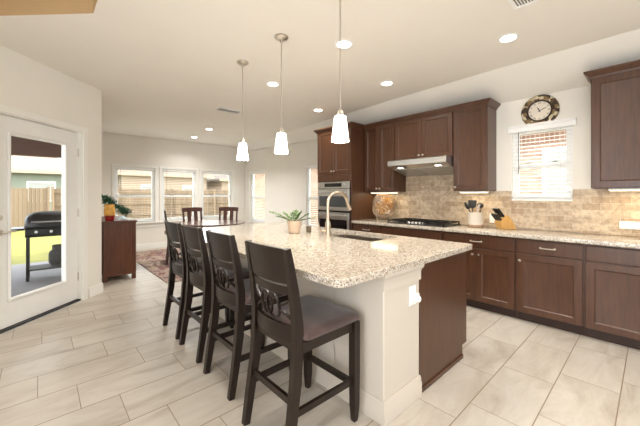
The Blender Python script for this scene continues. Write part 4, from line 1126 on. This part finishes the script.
for p in path:
    for k in range(44):
        d = Vector((random.gauss(0, 1), random.gauss(0, 1), random.gauss(0.2, 0.9))).normalized()
        q = p + d*random.uniform(0.0, 0.075)
        if q.z < uz+0.04: q.z = uz+0.04
        d.z = max(d.z, -0.1)
        if q.y < 5.89: q.y = 5.89
        d.y = max(d.y, -0.3)
        leaf(lv, q, d, Vector((0, 0, 1)), random.uniform(0.04, 0.07), 0.012)
lv.build('needles', M['pine'], gl, recalc=False)
mb = MB(); mb.slab(lambda u, v: (0.90+0.10*u+0.02*v, 5.64+0.07*v, uz+0.002+0.035*math.sin(u*3.1)+0.035*math.sin(v*3.0)), 6, 6, (0, 0, 0.004))
tag(mb.build('tissue_paper', M['ice']), 'crumpled pale blue tissue paper on the sideboard beside the urn', 'paper')
mb = MB(); mb.box(1.02, 1.12, 5.58, 5.86, uz+0.001, uz+0.014, 0.002)
tag(mb.build('paper_stack', M['paper']), 'flat stack of white paper on the sideboard edge', 'papers')

# ------------------------------------------------------------------ ceiling fittings
def can_light(label, x, y):
    watts = CAN_W*5 if 6 < y < 7 else CAN_W
    root = thing('recessed_light', label, 'ceiling light', (x, y, ZC), 0, 'recessed ceiling lights')
    mb = MB(); mb.lathe([(0.085, -0.001), (0.085, -0.006), (0.068, -0.010), (0.062, -0.006), (0.062, -0.001)], (0, 0, 0), 28, cap0=False, cap1=False); mb.build('trim_ring', M['vinyl'], root, False)
    mb = MB(); mb.lathe([(0.062, -0.004), (0, -0.0045)], (0, 0, 0), 28, cap1=False, cap0=False); mb.build('lens', M['can'], root, False)
    ld = bpy.data.lights.new('can_lamp', 'AREA'); ld.shape = 'DISK'; ld.size = 0.12; ld.energy = watts; ld.spread = R(140); ld.color = (1.0, 0.98, 0.95) if y > 6 else (1.0, 0.94, 0.86)
    lo = bpy.data.objects.new('can_lamp', ld); COL.objects.link(lo); lo.parent = root; lo.location = (0, 0, -0.012)
    return root
for lb, x, y in (('round recessed ceiling light above the kitchen window, nearest the right edge', 3.12, 0.89),
                 ('round recessed ceiling light just right of the nearest pendant rod', 2.11, 1.97),
                 ('round recessed ceiling light in front of the cabinet above the hood', 3.25, 2.29),
                 ('round recessed ceiling light just left of the middle pendant rod', 2.20, 3.29),
                 ('round recessed ceiling light in front of the oven cabinet top', 3.43, 3.79),
                 ('round recessed ceiling light over the dining table, nearer of the two', 2.69, 6.47),
                 ('round recessed ceiling light over the dining corner, farthest of all', 2.79, 7.61),
                 ('added recessed fill light, out of view above the floor beside the stools', 0.78, 2.0),  # these last three lamps are added out of view to brighten the floor
                 ('added recessed fill light, out of view above the camera position', 0.78, 0.1),
                 ('added recessed fill light, out of view above the near end of the island', 2.15, 0.25)):
    can_light(lb, x, y)
def make_pendant():
    root = thing('pendant_light', 'opal glass pendant light nearest the camera, over the island sink end', 'pendant light', (0, 0, 0), 0, 'pendant lights over the island')
    mb = MB(); mb.lathe([(0.062, -0.001), (0.062, -0.012), (0.045, -0.024), (0.012, -0.028), (0.012, -0.05)], (0, 0, 0), 28); mb.build('canopy', M['nickel'], root, False)
    MB().tube([(0, 0, -0.05), (0, 0, -0.825)], 0.0055, 8).build('rod', M['nickel'], root, False)
    mb = MB(); mb.lathe([(0.010, -0.82), (0.022, -0.832), (0.026, -0.865), (0.03, -0.872)], (0, 0, 0), 18); mb.build('socket', M['nickel'], root, False)
    mb = MB(); mb.lathe([(0.03, -0.868), (0.040, -0.870), (0.044, -0.90), (0.058, -1.02), (0.062, -1.045), (0.058, -1.045), (0.054, -1.02), (0.040, -0.90)], (0, 0, 0), 28, cap0=False, cap1=False); mb.build('shade', M['shade'], root, False)
    mb = MB(); mb.ellipsoid((0, 0, -0.94), 0.024, 0.024, 0.045); mb.build('bulb', M['can'], root, False)
    ld = bpy.data.lights.new('pendant_lamp', 'POINT'); ld.energy = PENDANT_W; ld.color = (1, 0.92, 0.8); ld.shadow_soft_size = 0.03
    lo = bpy.data.objects.new('pendant_lamp', ld); COL.objects.link(lo); lo.parent = root; lo.location = (0, 0, -1.03)
    return root
p0 = make_pendant(); p0.location = (1.555, 1.487, ZC)
copy_tree(p0, (1.60, 2.26, ZC), 0, 'opal glass pendant light, middle one of the three over the island')
copy_tree(p0, (1.60, 2.97, ZC), 0, 'opal glass pendant light farthest from the camera, near the dining corner')
def vent(label, x0, x1, y0, y1):
    root = thing('ceiling_vent', label, 'vent', ((x0+x1)/2, (y0+y1)/2, ZC))
    mb = MB(); 
    mb.loops([[(x0+i, y0+i, ZC-h_), (x1-i, y0+i, ZC-h_), (x1-i, y1-i, ZC-h_), (x0+i, y1-i, ZC-h_)] for i, h_ in ((0, 0.001), (0, 0.006), (0.025, 0.010), (0.028, 0.002))], True, False, False); mb.build('frame', M['vinyl'], root)
    MB().box(x0+0.027, x1-0.027, y0+0.027, y1-0.027, ZC-0.003, ZC-0.001).build('duct', M['slot'], root)
    mb = MB(); y = y0+0.035
    while y < y1-0.035:
        mb.loops([[(x, y, ZC-0.009), (x, y+0.010, ZC-0.004), (x, y+0.0115, ZC-0.005), (x, y+0.0015, ZC-0.010)] for x in (x0+0.027, x1-0.027)]); y += 0.018
    mb.build('louvers', M['vinyl'], root)
vent('rectangular white ceiling vent beside the farthest pendant', 2.13, 2.56, 4.72, 4.93)
vent('white ceiling vent at the top edge of the photo', 2.42, 2.68, 0.42, 0.72)
